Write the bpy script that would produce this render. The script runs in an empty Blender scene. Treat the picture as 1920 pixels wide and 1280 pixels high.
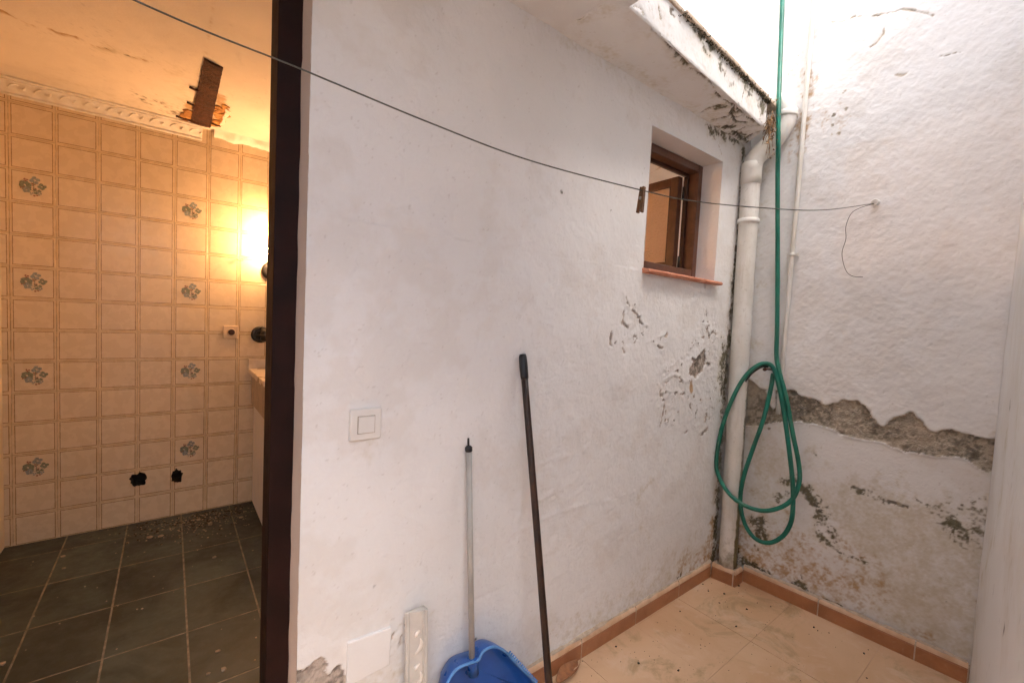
import bpy, bmesh, math, random
import numpy as np
from mathutils import Vector, Matrix

random.seed(7)
SC = bpy.context.scene
COL = SC.collection
R = math.radians

# ------------------------------------------------------------------ camera
CAM_H = 1.35
FPX = 824.6                       # focal length in pixels of the 1920 px wide photograph
yaw, pitch, roll = R(37.95), R(-3.12), R(2.833)
Fw = np.array([math.sin(yaw)*math.cos(pitch), math.cos(yaw)*math.cos(pitch), math.sin(pitch)])
r0 = np.array([math.cos(yaw), -math.sin(yaw), 0.0]); u0 = np.cross(r0, Fw)
RI = math.cos(roll)*r0 + math.sin(roll)*u0
UP = -math.sin(roll)*r0 + math.cos(roll)*u0
CP = np.array([0, 0, CAM_H])
cam = bpy.data.cameras.new('camera')
cam.sensor_width = 36; cam.lens = FPX*36/1920; cam.clip_start = 0.02; cam.clip_end = 500
co = bpy.data.objects.new('camera', cam); COL.objects.link(co)
co.matrix_world = Matrix(((RI[0], UP[0], -Fw[0], 0), (RI[1], UP[1], -Fw[1], 0), (RI[2], UP[2], -Fw[2], CAM_H), (0, 0, 0, 1)))
SC.camera = co

# ------------------------------------------------------------------ sky, sun, exposure
SUN_EL, SUN_AZ = R(62), R(192)     # azimuth measured from +Y clockwise
w = bpy.data.worlds.new('World'); SC.world = w; w.use_nodes = True
wn = w.node_tree.nodes; wl = w.node_tree.links
sky = wn.new('ShaderNodeTexSky'); sky.sky_type = 'NISHITA'; sky.sun_disc = False
sky.sun_elevation = SUN_EL; sky.sun_rotation = SUN_AZ; sky.dust_density = 4.0; sky.air_density = 1.0
hs = wn.new('ShaderNodeHueSaturation'); hs.inputs['Saturation'].default_value = 0.95   # a white overcast sky
wl.new(sky.outputs[0], hs.inputs['Color']); wl.new(hs.outputs[0], wn['Background'].inputs[0])
wn['Background'].inputs[1].default_value = 0.15
sl = bpy.data.lights.new('sun', 'SUN'); sl.energy = 0.5; sl.angle = R(70); sl.color = (1.0, 0.97, 0.94)
so = bpy.data.objects.new('sun', sl); COL.objects.link(so)
sd = Vector((math.sin(SUN_AZ)*math.cos(SUN_EL), math.cos(SUN_AZ)*math.cos(SUN_EL), math.sin(SUN_EL)))
so.rotation_euler = sd.to_track_quat('Z', 'Y').to_euler()
SC.view_settings.view_transform = 'Standard'; SC.view_settings.look = 'None'
SC.view_settings.gamma = 1.0; SC.view_settings.use_curve_mapping = False
SC.view_settings.exposure = 2.5
SC.render.engine = 'CYCLES'
SC.cycles.max_bounces = 10; SC.cycles.diffuse_bounces = 6; SC.cycles.glossy_bounces = 4; SC.cycles.transmission_bounces = 6
SC.cycles.use_denoising = True; SC.cycles.adaptive_threshold = .04
SC.cycles.sample_clamp_indirect = 8

# ------------------------------------------------------------------ pixel to place
def ray(x, y): return Fw + RI*(x-960)/FPX + UP*(640-y)/FPX
def at(x, y, axis, v):
    d = ray(x, y); t = (v-CP[axis])/d[axis]; return CP + d*t
class Plane:                       # a real plane; uv of the place that a photo pixel shows
    def __init__(s, O, U, V):
        s.O = np.array(O, float); s.U = np.array(U, float); s.V = np.array(V, float)
        s.U /= np.linalg.norm(s.U); s.V /= np.linalg.norm(s.V); s.N = np.cross(s.U, s.V)
    def px(s, x, y):
        d = ray(x, y); t = ((s.O-CP)@s.N)/(d@s.N); p = CP+d*t-s.O
        return (p@s.U, p@s.V)

# ------------------------------------------------------------------ mesh helpers
def link(name, me, mats, parent=None, smooth=False):
    o = bpy.data.objects.new(name, me); COL.objects.link(o)
    for m in (mats if isinstance(mats, (list, tuple)) else [mats]): me.materials.append(m)
    if smooth: me.polygons.foreach_set('use_smooth', [True]*len(me.polygons))
    if parent is not None: put(o, parent)
    return o
def put(o, parent):
    o.parent = parent
    o.matrix_parent_inverse = Matrix.Translation(-Vector(parent.location))
def tag(o, label=None, cat=None, group=None, kind=None):
    for k, v in (('label', label), ('category', cat), ('group', group), ('kind', kind)):
        if v: o[k] = v
    return o
def thing(name, label, cat, loc, group=None):
    o = bpy.data.objects.new(name, None); COL.objects.link(o); o.location = loc
    o.empty_display_size = 0.05
    return tag(o, label, cat, group)

class MB:
    def __init__(s): s.v = []; s.f = []; s.mi = []; s.m = 0; s.sm = []; s.smooth = False
    def add(s, vs, fs):
        b = len(s.v); s.v += [tuple(map(float, p)) for p in vs]
        for f in fs: s.f.append([i+b for i in f]); s.mi.append(s.m); s.sm.append(s.smooth)
        return s
    def box(s, x0, x1, y0, y1, z0, z1):
        vs = [(x, y, z) for z in (z0, z1) for y in (y0, y1) for x in (x0, x1)]
        return s.add(vs, [(0,2,3,1), (4,5,7,6), (0,1,5,4), (2,6,7,3), (0,4,6,2), (1,3,7,5)])
    def bar(s, a, b, wx, wy, up=(0,0,1)):
        a = np.array(a, float); b = np.array(b, float); d = b-a; d /= np.linalg.norm(d)
        u = np.cross(d, up); u /= np.linalg.norm(u); q = np.cross(u, d)
        vs = [p+u*sx*wx/2+q*sy*wy/2 for p in (a, b) for sx, sy in ((-1,-1),(1,-1),(1,1),(-1,1))]
        return s.add(vs, [(3,2,1,0), (4,5,6,7), (0,1,5,4), (1,2,6,5), (2,3,7,6), (3,0,4,7)])
    def tube(s, path, r, n=12, cap=True):
        P = np.array(path, float); m = len(P)
        rr = np.full(m, r) if np.isscalar(r) else np.array(r, float)
        T = np.gradient(P, axis=0); T /= np.linalg.norm(T, axis=1)[:, None]+1e-12
        ref = np.array([0, 0, 1.0]) if abs(T[0][2]) < .9 else np.array([1.0, 0, 0])
        u = np.cross(T[0], ref); u /= np.linalg.norm(u); vs = []
        for i in range(m):
            u = u-T[i]*(u@T[i]); u /= np.linalg.norm(u); q = np.cross(T[i], u)
            for k in range(n):
                a = 2*math.pi*k/n; vs.append(P[i]+rr[i]*(math.cos(a)*u+math.sin(a)*q))
        fs = []
        for i in range(m-1):
            for k in range(n):
                k2 = (k+1) % n; fs.append((i*n+k, i*n+k2, (i+1)*n+k2, (i+1)*n+k))
        o = s.smooth; s.smooth = True; s.add(vs, fs); s.smooth = False
        if cap: 
            b = len(s.v)-m*n
            s.f.append([b+k for k in range(n)][::-1]); s.mi.append(s.m); s.sm.append(False)
            s.f.append([b+(m-1)*n+k for k in range(n)]); s.mi.append(s.m); s.sm.append(False)
        s.smooth = o
        return s
    def prism(s, pts, d):              # flat polygon (3-D points) pushed along vector d
        n = len(pts); d = np.array(d, float); vs = [np.array(p, float) for p in pts]+[np.array(p, float)+d for p in pts]
        return s.add(vs, [tuple(range(n))[::-1], tuple(range(n, 2*n))]+[(i, (i+1) % n, n+(i+1) % n, n+i) for i in range(n)])
    def extrude(s, prof, a, b, u, v):  # profile [(u,v)] carried from a to b
        a = np.array(a, float); b = np.array(b, float); u = np.array(u, float); v = np.array(v, float)
        return s.prism([a+u*p+v*q for p, q in prof], b-a)
    def mesh(s, name):
        me = bpy.data.meshes.new(name); me.from_pydata(s.v, [], s.f)
        me.polygons.foreach_set('material_index', s.mi); me.polygons.foreach_set('use_smooth', s.sm)
        bm = bmesh.new(); bm.from_mesh(me); bmesh.ops.recalc_face_normals(bm, faces=bm.faces); bm.to_mesh(me); bm.free()
        return me
    def build(s, name, mats, parent=None, bevel=0, seg=2):
        o = link(name, s.mesh(name), mats, parent)
        if bevel:
            m = o.modifiers.new('bevel', 'BEVEL'); m.width = bevel; m.segments = seg; m.limit_method = 'ANGLE'; m.angle_limit = R(40)
        return o

def spline(pts, n=10):
    P = np.array(pts, float); P = np.vstack([2*P[0]-P[1], P, 2*P[-1]-P[-2]]); out = []
    for i in range(1, len(P)-2):
        for t in np.linspace(0, 1, n, endpoint=False):
            a, b, c, d = P[i-1:i+3]
            out.append(.5*(2*b+(c-a)*t+(2*a-5*b+4*c-d)*t*t+(3*b-a-3*c+d)*t**3))
    out.append(P[-2]); return np.array(out)

# ------------------------------------------------------------------ noise and mark fields on wall sheets
_lat = {}
def vnoise(u, v, f, seed):
    if seed not in _lat: _lat[seed] = np.random.RandomState(seed).rand(257, 257)
    L = _lat[seed]; x = u*f+seed*17.3; y = v*f+seed*7.7
    xi = np.floor(x).astype(int); yi = np.floor(y).astype(int); fx = x-xi; fy = y-yi
    fx = fx*fx*(3-2*fx); fy = fy*fy*(3-2*fy); xi %= 256; yi %= 256
    return (L[xi, yi]*(1-fx)+L[xi+1, yi]*fx)*(1-fy)+(L[xi, yi+1]*(1-fx)+L[xi+1, yi+1]*fx)*fy - .5
def fbm(u, v, f, seed, o=4, g=.5):
    s = 0; a = 1
    for k in range(o): s = s+a*vnoise(u, v, f*2**k, seed+k); a *= g
    return s
class Sheet:
    """A dense plaster sheet with relief in the mesh; mask = (bare render, mould, ochre stain, damp)."""
    def __init__(s, plane, ue, ve, holes=()):
        s.p = plane; s.ue = np.array(ue); s.ve = np.array(ve)
        s.u, s.v = [a.ravel() for a in np.meshgrid(s.ue, s.ve, indexing='ij')]
        s.n = len(s.u); s.mask = np.zeros((s.n, 4)); s.d = np.zeros(s.n); s.holes = holes
        s.nz = fbm(s.u, s.v, 22, 3, 5, .62); s.nz2 = fbm(s.u, s.v, 70, 11, 3, .6)
    def px(s, pts): return np.array([s.p.px(*q) for q in pts])
    def sd_stroke(s, pts, wd):
        P = s.px(pts); W = np.full(len(P), wd) if np.isscalar(wd) else np.array(wd, float)
        out = np.full(s.n, 9.0); mg = W.max()+.12
        sel = np.where((s.u > P[:,0].min()-mg) & (s.u < P[:,0].max()+mg) & (s.v > P[:,1].min()-mg) & (s.v < P[:,1].max()+mg))[0]
        if len(sel) == 0: return out
        u = s.u[sel]; v = s.v[sel]; best = np.full(len(sel), 9.0)
        if len(P) == 1: best = np.hypot(u-P[0,0], v-P[0,1])-W[0]
        for i in range(len(P)-1):
            a = P[i]; b = P[i+1]; d = b-a; L = d@d+1e-12
            t = np.clip(((u-a[0])*d[0]+(v-a[1])*d[1])/L, 0, 1)
            best = np.minimum(best, np.hypot(u-a[0]-t*d[0], v-a[1]-t*d[1])-(W[i]*(1-t)+W[i+1]*t))
        out[sel] = best; return out
    def sd_poly(s, pts):
        P = s.px(pts); out = s.sd_stroke(list(pts)+[pts[0]], 0.0); ins = np.zeros(s.n, bool); j = len(P)-1
        for i in range(len(P)):
            c = (P[i,1] > s.v) != (P[j,1] > s.v)
            with np.errstate(divide='ignore', invalid='ignore'):
                xx = (P[j,0]-P[i,0])*(s.v-P[i,1])/(P[j,1]-P[i,1])+P[i,0]
            ins ^= c & (s.u < xx); j = i
        return np.where(ins, -np.abs(out), out)
    def mark(s, ch, sd, amp=.01, soft=.004, k=1.0, fine=.5):
        x = sd+s.nz*amp*1.6+s.nz2*amp*fine
        m = np.clip(.5-x/(2*soft), 0, 1)*k; s.mask[:, ch] = np.maximum(s.mask[:, ch], m); return m
    def stroke(s, ch, pts, wd, **k):
        sd = s.sd_stroke(pts, wd)
        if ch == 1 and len(pts) > 1: s.mark(3, sd-.014, amp=.035, soft=.04, k=.85*k.get('k', 1))
        return s.mark(ch, sd, **k)
    def poly(s, ch, pts, **k): return s.mark(ch, s.sd_poly(pts), **k)
    def colour(s, paint, rc):
        u, v = s.u, s.v; P = lambda c: np.array(c)[None, :]
        def sm(x, a, b): x = np.clip((x-a)/(b-a), 0, 1); return x*x*(3-2*x)
        def mix(f, a, b): return a+(b-a)*f[:, None]
        r, g, b, d = s.mask.T
        n1 = fbm(u, v, 30, 201, 5, .65); n2 = fbm(u, v, 110, 211, 2, .6); brk = n1*.8+n2*1.0
        peel = sm(r+brk*.25, .42, .58); mould = .9*sm(g+brk*1.25, .18, 1.05)*sm(g, .02, .12)
        och = sm(b+brk*.5, .12, 1.0)*sm(b, .02, .2); dmp = sm(d+brk*.35, .08, 1.0)*sm(d, .01, .2)
        c = mix(sm(fbm(u, v, 2.4, 221, 4), -.3, .35), P(paint)*.94, P(paint))
        c = mix(.22*sm(fbm(u, v, 6, 231, 5, .65), .05, .5), c, P((.60, .54, .47)))
        c = mix(.3*sm(n2+.35*vnoise(u, v, 230, 241), .56, .66), c, P((.40, .36, .32)))
        c = mix(dmp*.75, c, P((.52, .46, .335))); c = mix(och*.85, c, P((.42, .25, .10)))
        rend = mix(sm(brk, -.35, .4), P(rc)*.45, P(rc))
        rend = mix(.6*sm(fbm(u, v, 9, 251, 4), .0, .35), rend, P(rc)*1.18)
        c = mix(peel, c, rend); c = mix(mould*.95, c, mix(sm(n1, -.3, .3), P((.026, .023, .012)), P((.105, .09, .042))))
        return np.concatenate([c, np.maximum(peel, mould)[:, None]], 1)
    def build(s, name, mat, parent=None, paint=(.785, .783, .775), rc=(.50, .435, .345)):
        nu, nv = len(s.ue), len(s.ve)
        pos = s.p.O+s.u[:, None]*s.p.U+s.v[:, None]*s.p.V+s.d[:, None]*s.p.N
        i, j = np.meshgrid(np.arange(nu-1), np.arange(nv-1), indexing='ij'); i = i.ravel(); j = j.ravel()
        cu = (s.ue[i]+s.ue[i+1])/2; cv = (s.ve[j]+s.ve[j+1])/2; keep = np.ones(len(i), bool)
        for (a, b, c, d) in s.holes: keep &= ~((cu > a) & (cu < b) & (cv > c) & (cv < d))
        i = i[keep]; j = j[keep]
        q = np.stack([i*nv+j, (i+1)*nv+j, (i+1)*nv+j+1, i*nv+j+1], 1)
        me = bpy.data.meshes.new(name); me.vertices.add(s.n); me.vertices.foreach_set('co', pos.ravel())
        me.loops.add(q.size); me.loops.foreach_set('vertex_index', q.ravel())
        me.polygons.add(len(q)); me.polygons.foreach_set('loop_start', np.arange(len(q))*4)
        me.update(calc_edges=True)
        at_ = me.attributes.new('tint', 'FLOAT_COLOR', 'POINT'); at_.data.foreach_set('color', s.colour(paint, rc).astype(np.float32).ravel())
        return link(name, me, mat, parent, smooth=True)
def seg(edges, step):
    out = [edges[0]]
    for a, b in zip(edges, edges[1:]):
        n = max(1, int(round((b-a)/step))); out += list(np.linspace(a, b, n+1)[1:])
    return out

# ------------------------------------------------------------------ materials
class NT:
    def __init__(s, name):
        s.m = bpy.data.materials.new(name); s.m.use_nodes = True; s.t = s.m.node_tree
        s.b = s.t.nodes['Principled BSDF']; s.pos = None
    def n(s, typ, ins=None, **kw):
        x = s.t.nodes.new('ShaderNode'+typ)
        for k, v in kw.items(): setattr(x, k, v)
        for k, v in (ins or {}).items(): s.set(x.inputs[k], v)
        return x
    def set(s, sock, v):
        if isinstance(v, bpy.types.NodeSocket): s.t.links.new(v, sock)
        else: sock.default_value = (*v, 1) if isinstance(v, tuple) and len(v) == 3 and sock.type == 'RGBA' else v
    def P(s):
        if s.pos is None: s.pos = s.n('NewGeometry').outputs['Position']
        return s.pos
    def noise(s, scale, detail=4, rough=.55, vec=None, dist=0):
        return s.n('TexNoise', {'Vector': vec or s.P(), 'Scale': scale, 'Detail': detail, 'Roughness': rough, 'Distortion': dist}).outputs[0]
    def ramp(s, f, a, b): return s.n('MapRange', {0: f, 1: a, 2: b}, interpolation_type='SMOOTHSTEP').outputs[0]
    def lin(s, f, a, b, c, d): return s.n('MapRange', {0: f, 1: a, 2: b, 3: c, 4: d}).outputs[0]
    def math(s, op, a, b=0.0): return s.n('Math', {0: a, 1: b}, operation=op).outputs[0]
    def mix(s, f, a, b):
        x = s.n('Mix', data_type='RGBA'); s.set(x.inputs[0], f); s.set(x.inputs[6], a); s.set(x.inputs[7], b); return x.outputs[2]
    def bump(s, h, strength, dist, prev=None):
        x = s.n('Bump', {'Strength': strength, 'Distance': dist, 'Height': h})
        if prev is not None: s.set(x.inputs['Normal'], prev)
        return x.outputs[0]
    def out(s, col, rough=.6, normal=None, **kw):
        s.set(s.b.inputs['Base Color'], col); s.set(s.b.inputs['Roughness'], rough)
        if normal is not None: s.set(s.b.inputs['Normal'], normal)
        for k, v in kw.items(): s.set(s.b.inputs[k.replace('_', ' ')], v)
        return s.m

def simple(name, col, rough=.5, var=.25, scale=12, bs=.15, bd=.002, bscale=120, col2=None, **kw):
    t = NT(name); n = t.noise(scale, 4)
    c2 = col2 or tuple(c*(1-var) for c in col)
    c = t.mix(t.ramp(n, .3, .7), c2, col)
    return t.out(c, t.lin(n, .3, .7, max(0, rough-.08), min(1, rough+.08)), t.bump(t.noise(bscale, 2), bs, bd) if bs else None, **kw)

def plaster(name, relief=1.0, grain=1.0):
    t = NT(name)
    a = t.n('Attribute', attribute_name='tint')
    n2 = t.noise(150, 2, .6)
    h1 = t.bump(t.noise(16, 3, .6), .26*relief, .012)
    h2 = t.bump(t.noise(85, 3, .65), .36*grain, .006, h1)
    h3 = t.bump(n2, t.math('MULTIPLY', a.outputs['Alpha'], .9), .008, h2)
    return t.out(a.outputs['Color'], .72, h3, Specular_IOR_Level=.3)
def plain(name, col):
    t = NT(name); n = t.noise(5, 3, .6)
    return t.out(t.mix(t.ramp(n, .35, .75), col, tuple(x*.93 for x in col)), .75, t.bump(t.noise(60, 3, .65), .3, .006), Specular_IOR_Level=.3)

M = {}
M['wall_a'] = plaster('painted_plaster', 1.0, .8)
M['wall_b'] = plaster('rough_painted_plaster', .7, .7)
M['plain'] = plain('plain_plaster', (.785, .78, .77))
M['ceil'] = plaster('ceiling_plaster', .5, .35)
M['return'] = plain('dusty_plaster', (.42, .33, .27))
M['beige'] = simple('beige_plastic', (.66, .52, .36), .35, .06, 9, .0)
M['brown'] = simple('brown_lacquer', (.075, .028, .016), .38, .4, 20, .1, .001, 80)
M['frame'] = simple('dark_door_wood', (.020, .0065, .0048), .6, .5, 14, .25, .002, 60, Specular_IOR_Level=.15)
M['sash'] = simple('window_brown', (.135, .058, .034), .4, .35, 25, .15, .001, 90)
M['white_plastic'] = simple('white_plastic', (.74, .72, .68), .35, .06, 9, .03, .0006, 60)
M['pvc'] = simple('painted_pvc', (.76, .75, .72), .42, .14, 6, .12, .001, 50, col2=(.60, .57, .50))
M['black'] = simple('black_plastic', (.018, .018, .02), .4, .3, 30, .05, .0005, 60)
M['blue'] = simple('blue_plastic', (.018, .105, .42), .32, .25, 10, .05, .001, 40)
M['blue_rim'] = simple('painted_gloss_rim', (.10, .28, .62), .3, .2, 20, .05, .001, 40)  # paler blue paints the edge's gloss into the colour; comb shares it
M['grey_pole'] = simple('grey_coated_steel', (.42, .41, .38), .36, .2, 14, .06, .0006, 60)
M['brown_pole'] = simple('worn_brown_pole', (.016, .008, .005), .42, .3, 18, .2, .001, 60, col2=(.05, .02, .010))
M['brass'] = simple('dull_metal', (.35, .33, .30), .4, .2, 30, .1, .0005, 60, Metallic=.8)
M['cotto'] = simple('terracotta_sill', (.46, .15, .075), .55, .3, 16, .3, .003, 60, col2=(.58, .26, .16))
M['peg'] = simple('weathered_peg', (.22, .11, .05), .7, .4, 60, .3, .001, 200)
M['line'] = simple('grey_green_line', (.11, .11, .09), .6, .4, 40, .1, .0005, 100)
M['wire'] = simple('dark_wire', (.03, .03, .03), .5, .3, 40)
M['root'] = simple('dry_root', (.30, .17, .07), .85, .6, 60, .5, .003, 200, col2=(.10, .055, .025))
M['moss'] = simple('moss', (.035, .032, .014), .95, .6, 90, .8, .004, 300, col2=(.085, .06, .03))
M['gypsum'] = simple('plaster_moulding', (.80, .76, .70), .5, .15, 20, .2, .003, 70, col2=(.70, .64, .55))
M['offcut'] = simple('dull_moulding', (.56, .54, .50), .4, .15, 20, .2, .002, 70)
M['marble'] = simple('worktop_marble', (.76, .68, .56), .28, .25, 7, .05, .001, 50, col2=(.62, .50, .36))
M['apron'] = simple('stone_apron', (.50, .42, .33), .6, .3, 22, .3, .003, 90)
M['chip'] = simple('plaster_chip', (.42, .33, .24), .8, .5, 40, .3, .002, 150)
M['crumb'] = simple('dark_crumb', (.06, .04, .025), .9, .5, 40, .3, .002, 150)
M['grout_k'] = simple('brown_grout', (.27, .23, .17), .9, .5, 30, .4, .002, 150)
M['grout_w'] = simple('pale_grout', (.60, .50, .36), .8, .2, 30, .3, .002, 150)
M['grout_p'] = simple('patio_grout', (.50, .31, .19), .85, .2, 30, .3, .002, 150)
M['mortar'] = simple('pale_mortar', (.58, .46, .35), .85, .3, 40, .6, .004, 120)
M['cavity'] = simple('dark_cavity', (.045, .034, .026), .95, .5, 40, .6, .01, 60)

t = NT('green_hose'); n = t.noise(9, 4)
c = t.mix(t.ramp(n, .35, .7), (.005, .120, .080), (.008, .185, .125)); c = t.mix(t.math('MULTIPLY', t.ramp(t.noise(17, 5, .7), .5, .75), .55), c, (.07, .19, .13)); c = t.mix(t.math('MULTIPLY', t.ramp(t.noise(45, 5, .7), .55, .75), .4), c, (.12, .13, .09))
M['hose'] = t.out(c, t.lin(t.noise(30), .3, .7, .3, .5), t.bump(t.noise(150), .06, .001))

t = NT('rust'); n = t.noise(45, 6, .7); n2 = t.noise(160, 4)
c = t.mix(t.ramp(n, .3, .65), (.022, .008, .005), (.085, .026, .010)); c = t.mix(t.ramp(n2, .62, .8), c, (.20, .075, .028))
M['rust'] = t.out(c, .9, t.bump(t.math('ADD', n, n2), .8, .012))
M['ochre'] = simple('broken_ochre_plaster', (.52, .28, .09), .9, .5, 25, .7, .01, 60, col2=(.30, .13, .035))

# printed kitchen tile: cream glaze, thin brown printed square
def ktile(name):
    t = NT(name); tc = t.n('TexCoord').outputs['Object']; s = t.n('SeparateXYZ', {0: tc})
    ax = t.math('ABSOLUTE', s.outputs[0]); az = t.math('ABSOLUTE', s.outputs[2])
    wob = t.math('MULTIPLY', t.math('SUBTRACT', t.noise(90, 3), .5), .0016)
    mx = t.math('MAXIMUM', t.math('ADD', ax, wob), t.math('ADD', az, wob))
    ln = t.math('SUBTRACT', 1.0, t.ramp(t.math('ABSOLUTE', t.math('SUBTRACT', mx, .0735)), .0010, .0024))
    oi = t.n('ObjectInfo').outputs['Random']
    base = t.mix(t.lin(oi, 0, 1, 0, .6), (.70, .575, .40), (.66, .54, .385))
    inner = t.mix(t.math('LESS_THAN', mx, .0735), (.68, .54, .345), base)
    grain = t.ramp(t.noise(1, 2, .5, t.n('VectorMath', {0: tc, 1: (900, 60, 60)}, operation='MULTIPLY').outputs[0]), .3, .75)
    c = t.mix(t.math('MULTIPLY', ln, t.lin(grain, 0, 1, .55, .95)), inner, (.20, .085, .018))
    c = t.mix(t.math('MULTIPLY', t.ramp(t.noise(5, 4, .6), .55, .8), .07), c, (.48, .36, .2))
    return t.out(c, t.lin(t.noise(20), .3, .7, .20, .34), t.bump(t.noise(18, 3), .05, .004))
M['ktile'] = ktile('printed_cream_tile')
M['cream'] = simple('cream_tile', (.70, .57, .38), .35, .02, 2, .0)
M['leaf_print'] = simple('print_green', (.24, .26, .18), .3, .3, 200, 0, .001)
M['leaf_print2'] = simple('print_blue_grey', (.32, .35, .32), .3, .3, 200, 0, .001)
M['berry_print'] = simple('print_red_brown', (.34, .15, .10), .3, .3, 200, 0, .001)

# dark kitchen floor tile
t = NT('dark_floor_tile'); n = t.noise(3.2, 6, .65, dist=.6); n2 = t.noise(22, 6, .7); n3 = t.noise(160, 3)
oi = t.n('ObjectInfo').outputs['Random']
c = t.mix(t.ramp(n, .3, .7), (.012, .019, .014), (.066, .084, .070)); c = t.mix(t.lin(oi, 0, 1, 0, .35), c, (.030, .030, .026))
c = t.mix(t.math('MULTIPLY', t.ramp(n2, .5, .75), .25), c, (.13, .11, .08))
c = t.mix(t.math('MULTIPLY', t.ramp(n3, .66, .8), .5), c, (.22, .16, .1))
M['floor_k'] = t.out(c, t.lin(n2, .3, .7, .35, .65), t.bump(t.math('ADD', n2, n), .12, .004))

# patio floor tile: pinkish terracotta with wet looking blotches
t = NT('patio_floor_tile'); n = t.noise(2.3, 6, .6, dist=.8); n2 = t.noise(13, 6, .7); n3 = t.noise(230, 3)
oi = t.n('ObjectInfo').outputs['Random']
c = t.mix(t.ramp(n, .3, .7), (.57, .350, .195), (.66, .445, .275)); c = t.mix(t.lin(oi, 0, 1, 0, .12), c, (.56, .33, .19))
c = t.mix(t.math('MULTIPLY', t.ramp(t.noise(3.1, 6, .7, dist=1.4), .50, .68), .75), c, (.37, .25, .125))
c = t.mix(t.math('MULTIPLY', t.ramp(t.noise(5.5, 6, .7, dist=1), .52, .72), .55), c, (.70, .52, .37))
c = t.mix(t.math('MULTIPLY', t.ramp(n3, .68, .8), .5), c, (.25, .15, .08))
M['floor_p'] = t.out(c, t.lin(n2, .3, .7, .32, .55), t.bump(n2, .1, .003))

# skirting tile
t = NT('skirting_tile'); n = t.noise(8, 5); n2 = t.noise(60, 4)
oi = t.n('ObjectInfo').outputs['Random']
c = t.mix(t.ramp(n, .3, .7), (.33, .132, .058), (.46, .205, .095)); c = t.mix(t.lin(oi, 0, 1, 0, .35), c, (.37, .16, .07))
c = t.mix(t.math('MULTIPLY', t.ramp(n2, .55, .8), .35), c, (.50, .30, .17))
M['skirt'] = t.out(c, t.lin(n2, .3, .7, .28, .45), t.bump(n2, .08, .002))
M['skirt_top'] = simple('skirting_top_edge', (.74, .52, .35), .35, .25, 20, .2, .002, 60, col2=(.62, .39, .23))

# obscured glass: pressed pattern, lets warm light through
t = NT('obscured_glass'); v = t.n('TexVoronoi', {'Vector': t.P(), 'Scale': 110.0}).outputs['Distance']
t.b.inputs['Transmission Weight'].default_value = .3; t.b.inputs['IOR'].default_value = 1.3
M['glass'] = t.out((.86, .66, .50), .4, t.bump(t.math('ADD', v, t.noise(60)), .7, .006))

def emit(name, col, st):
    t = NT(name); t.set(t.b.inputs['Base Color'], (.9, .8, .6)); t.set(t.b.inputs['Emission Color'], col)
    t.b.inputs['Emission Strength'].default_value = st; return t.m
M['bulb'] = emit('lit_bulb', (1.0, .52, .22), 58)

# ================================================================== LARGE STRUCTURE
WA = 1.14                          # front face of the window wall
WT = 1.34                          # its kitchen side
XB0, XB1, YB1 = 2.439, 2.492, .165 # side wall: from (XB0, WA) to (XB1, YB1)
TOP = 4.7                         # top of the light well
KX0, KX1, KY1, KZ = -.690, 3.1, 3.41, 2.42
DX0, DX1, DZ = -.62, .255, 2.20    # doorway in the window wall
WX0, WX1, WZ0, WZ1 = 1.567, 2.152, 1.572, 2.168
SOF = 2.31                         # soffit height

def slab_floor(name, x0, x1, y0, y1, z0, z1, mat):
    return tag(MB().box(x0, x1, y0, y1, z0, z1).build(name, mat), kind='structure')
ground = slab_floor('ground', -40, 40, -40, 40, -.6, -.3, M['mortar'])
patio = slab_floor('patio_floor', -1.45, 2.75, -1.9, 1.34, -.25, -.008, M['grout_p'])
kfloor = slab_floor('kitchen_floor', -1.45, 3.25, 1.345, 3.55, -.25, -.0006, M['grout_k'])

# patio tiles, one by one
def tile_mesh(name, sx, sy, th, bev, mat):
    b = MB(); h = [(-sx/2, -sy/2), (sx/2, -sy/2), (sx/2, sy/2), (-sx/2, sy/2)]
    i = [(p*(1-2*bev/sx), q*(1-2*bev/sy)) for p, q in h]
    b.add([(p, q, -th) for p, q in h]+[(p, q, -bev*.6) for p, q in h]+[(p, q, 0) for p, q in i],
          [(3,2,1,0), (8,9,10,11)]+[(k, (k+1) % 4, 4+(k+1) % 4, 4+k) for k in range(4)]+[(4+k, 4+(k+1) % 4, 8+(k+1) % 4, 8+k) for k in range(4)])
    me = b.mesh(name); me.materials.append(mat); return me
def lay(me, name, loc, parent, rot=None):
    o = bpy.data.objects.new(name, me); COL.objects.link(o); o.parent = parent; o.location = loc
    if rot: o.rotation_euler = rot
    return o
PT = .345
me = tile_mesh('floor_tile', PT-.0008, PT-.0008, .012, .0004, M['floor_p'])
for i in range(-7, 4):
    for j in range(-1, 9):
        x = 1.309+PT*(i+.5)
        if x-PT/2 > XB1: continue
        lay(me, 'floor_tile', (x, WA-.02-PT*(j+.5), random.uniform(-.0006, .0006)), patio)
# kitchen tiles
FX, FY = .256, .36
me = tile_mesh('floor_tile', FX-.007, FY-.007, .012, .0006, M['floor_k'])
for i in range(-2, 11):
    for j in range(0, 6):
        x = -.449+FX*(i+.5); y = 1.428+FY*(j+.5)-.0
        if y-FY/2 > KY1: continue
        lay(me, 'floor_tile', (x, y, random.uniform(-.0002, .0003)), kfloor, (0, 0, random.uniform(-.002, .002)))

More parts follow.
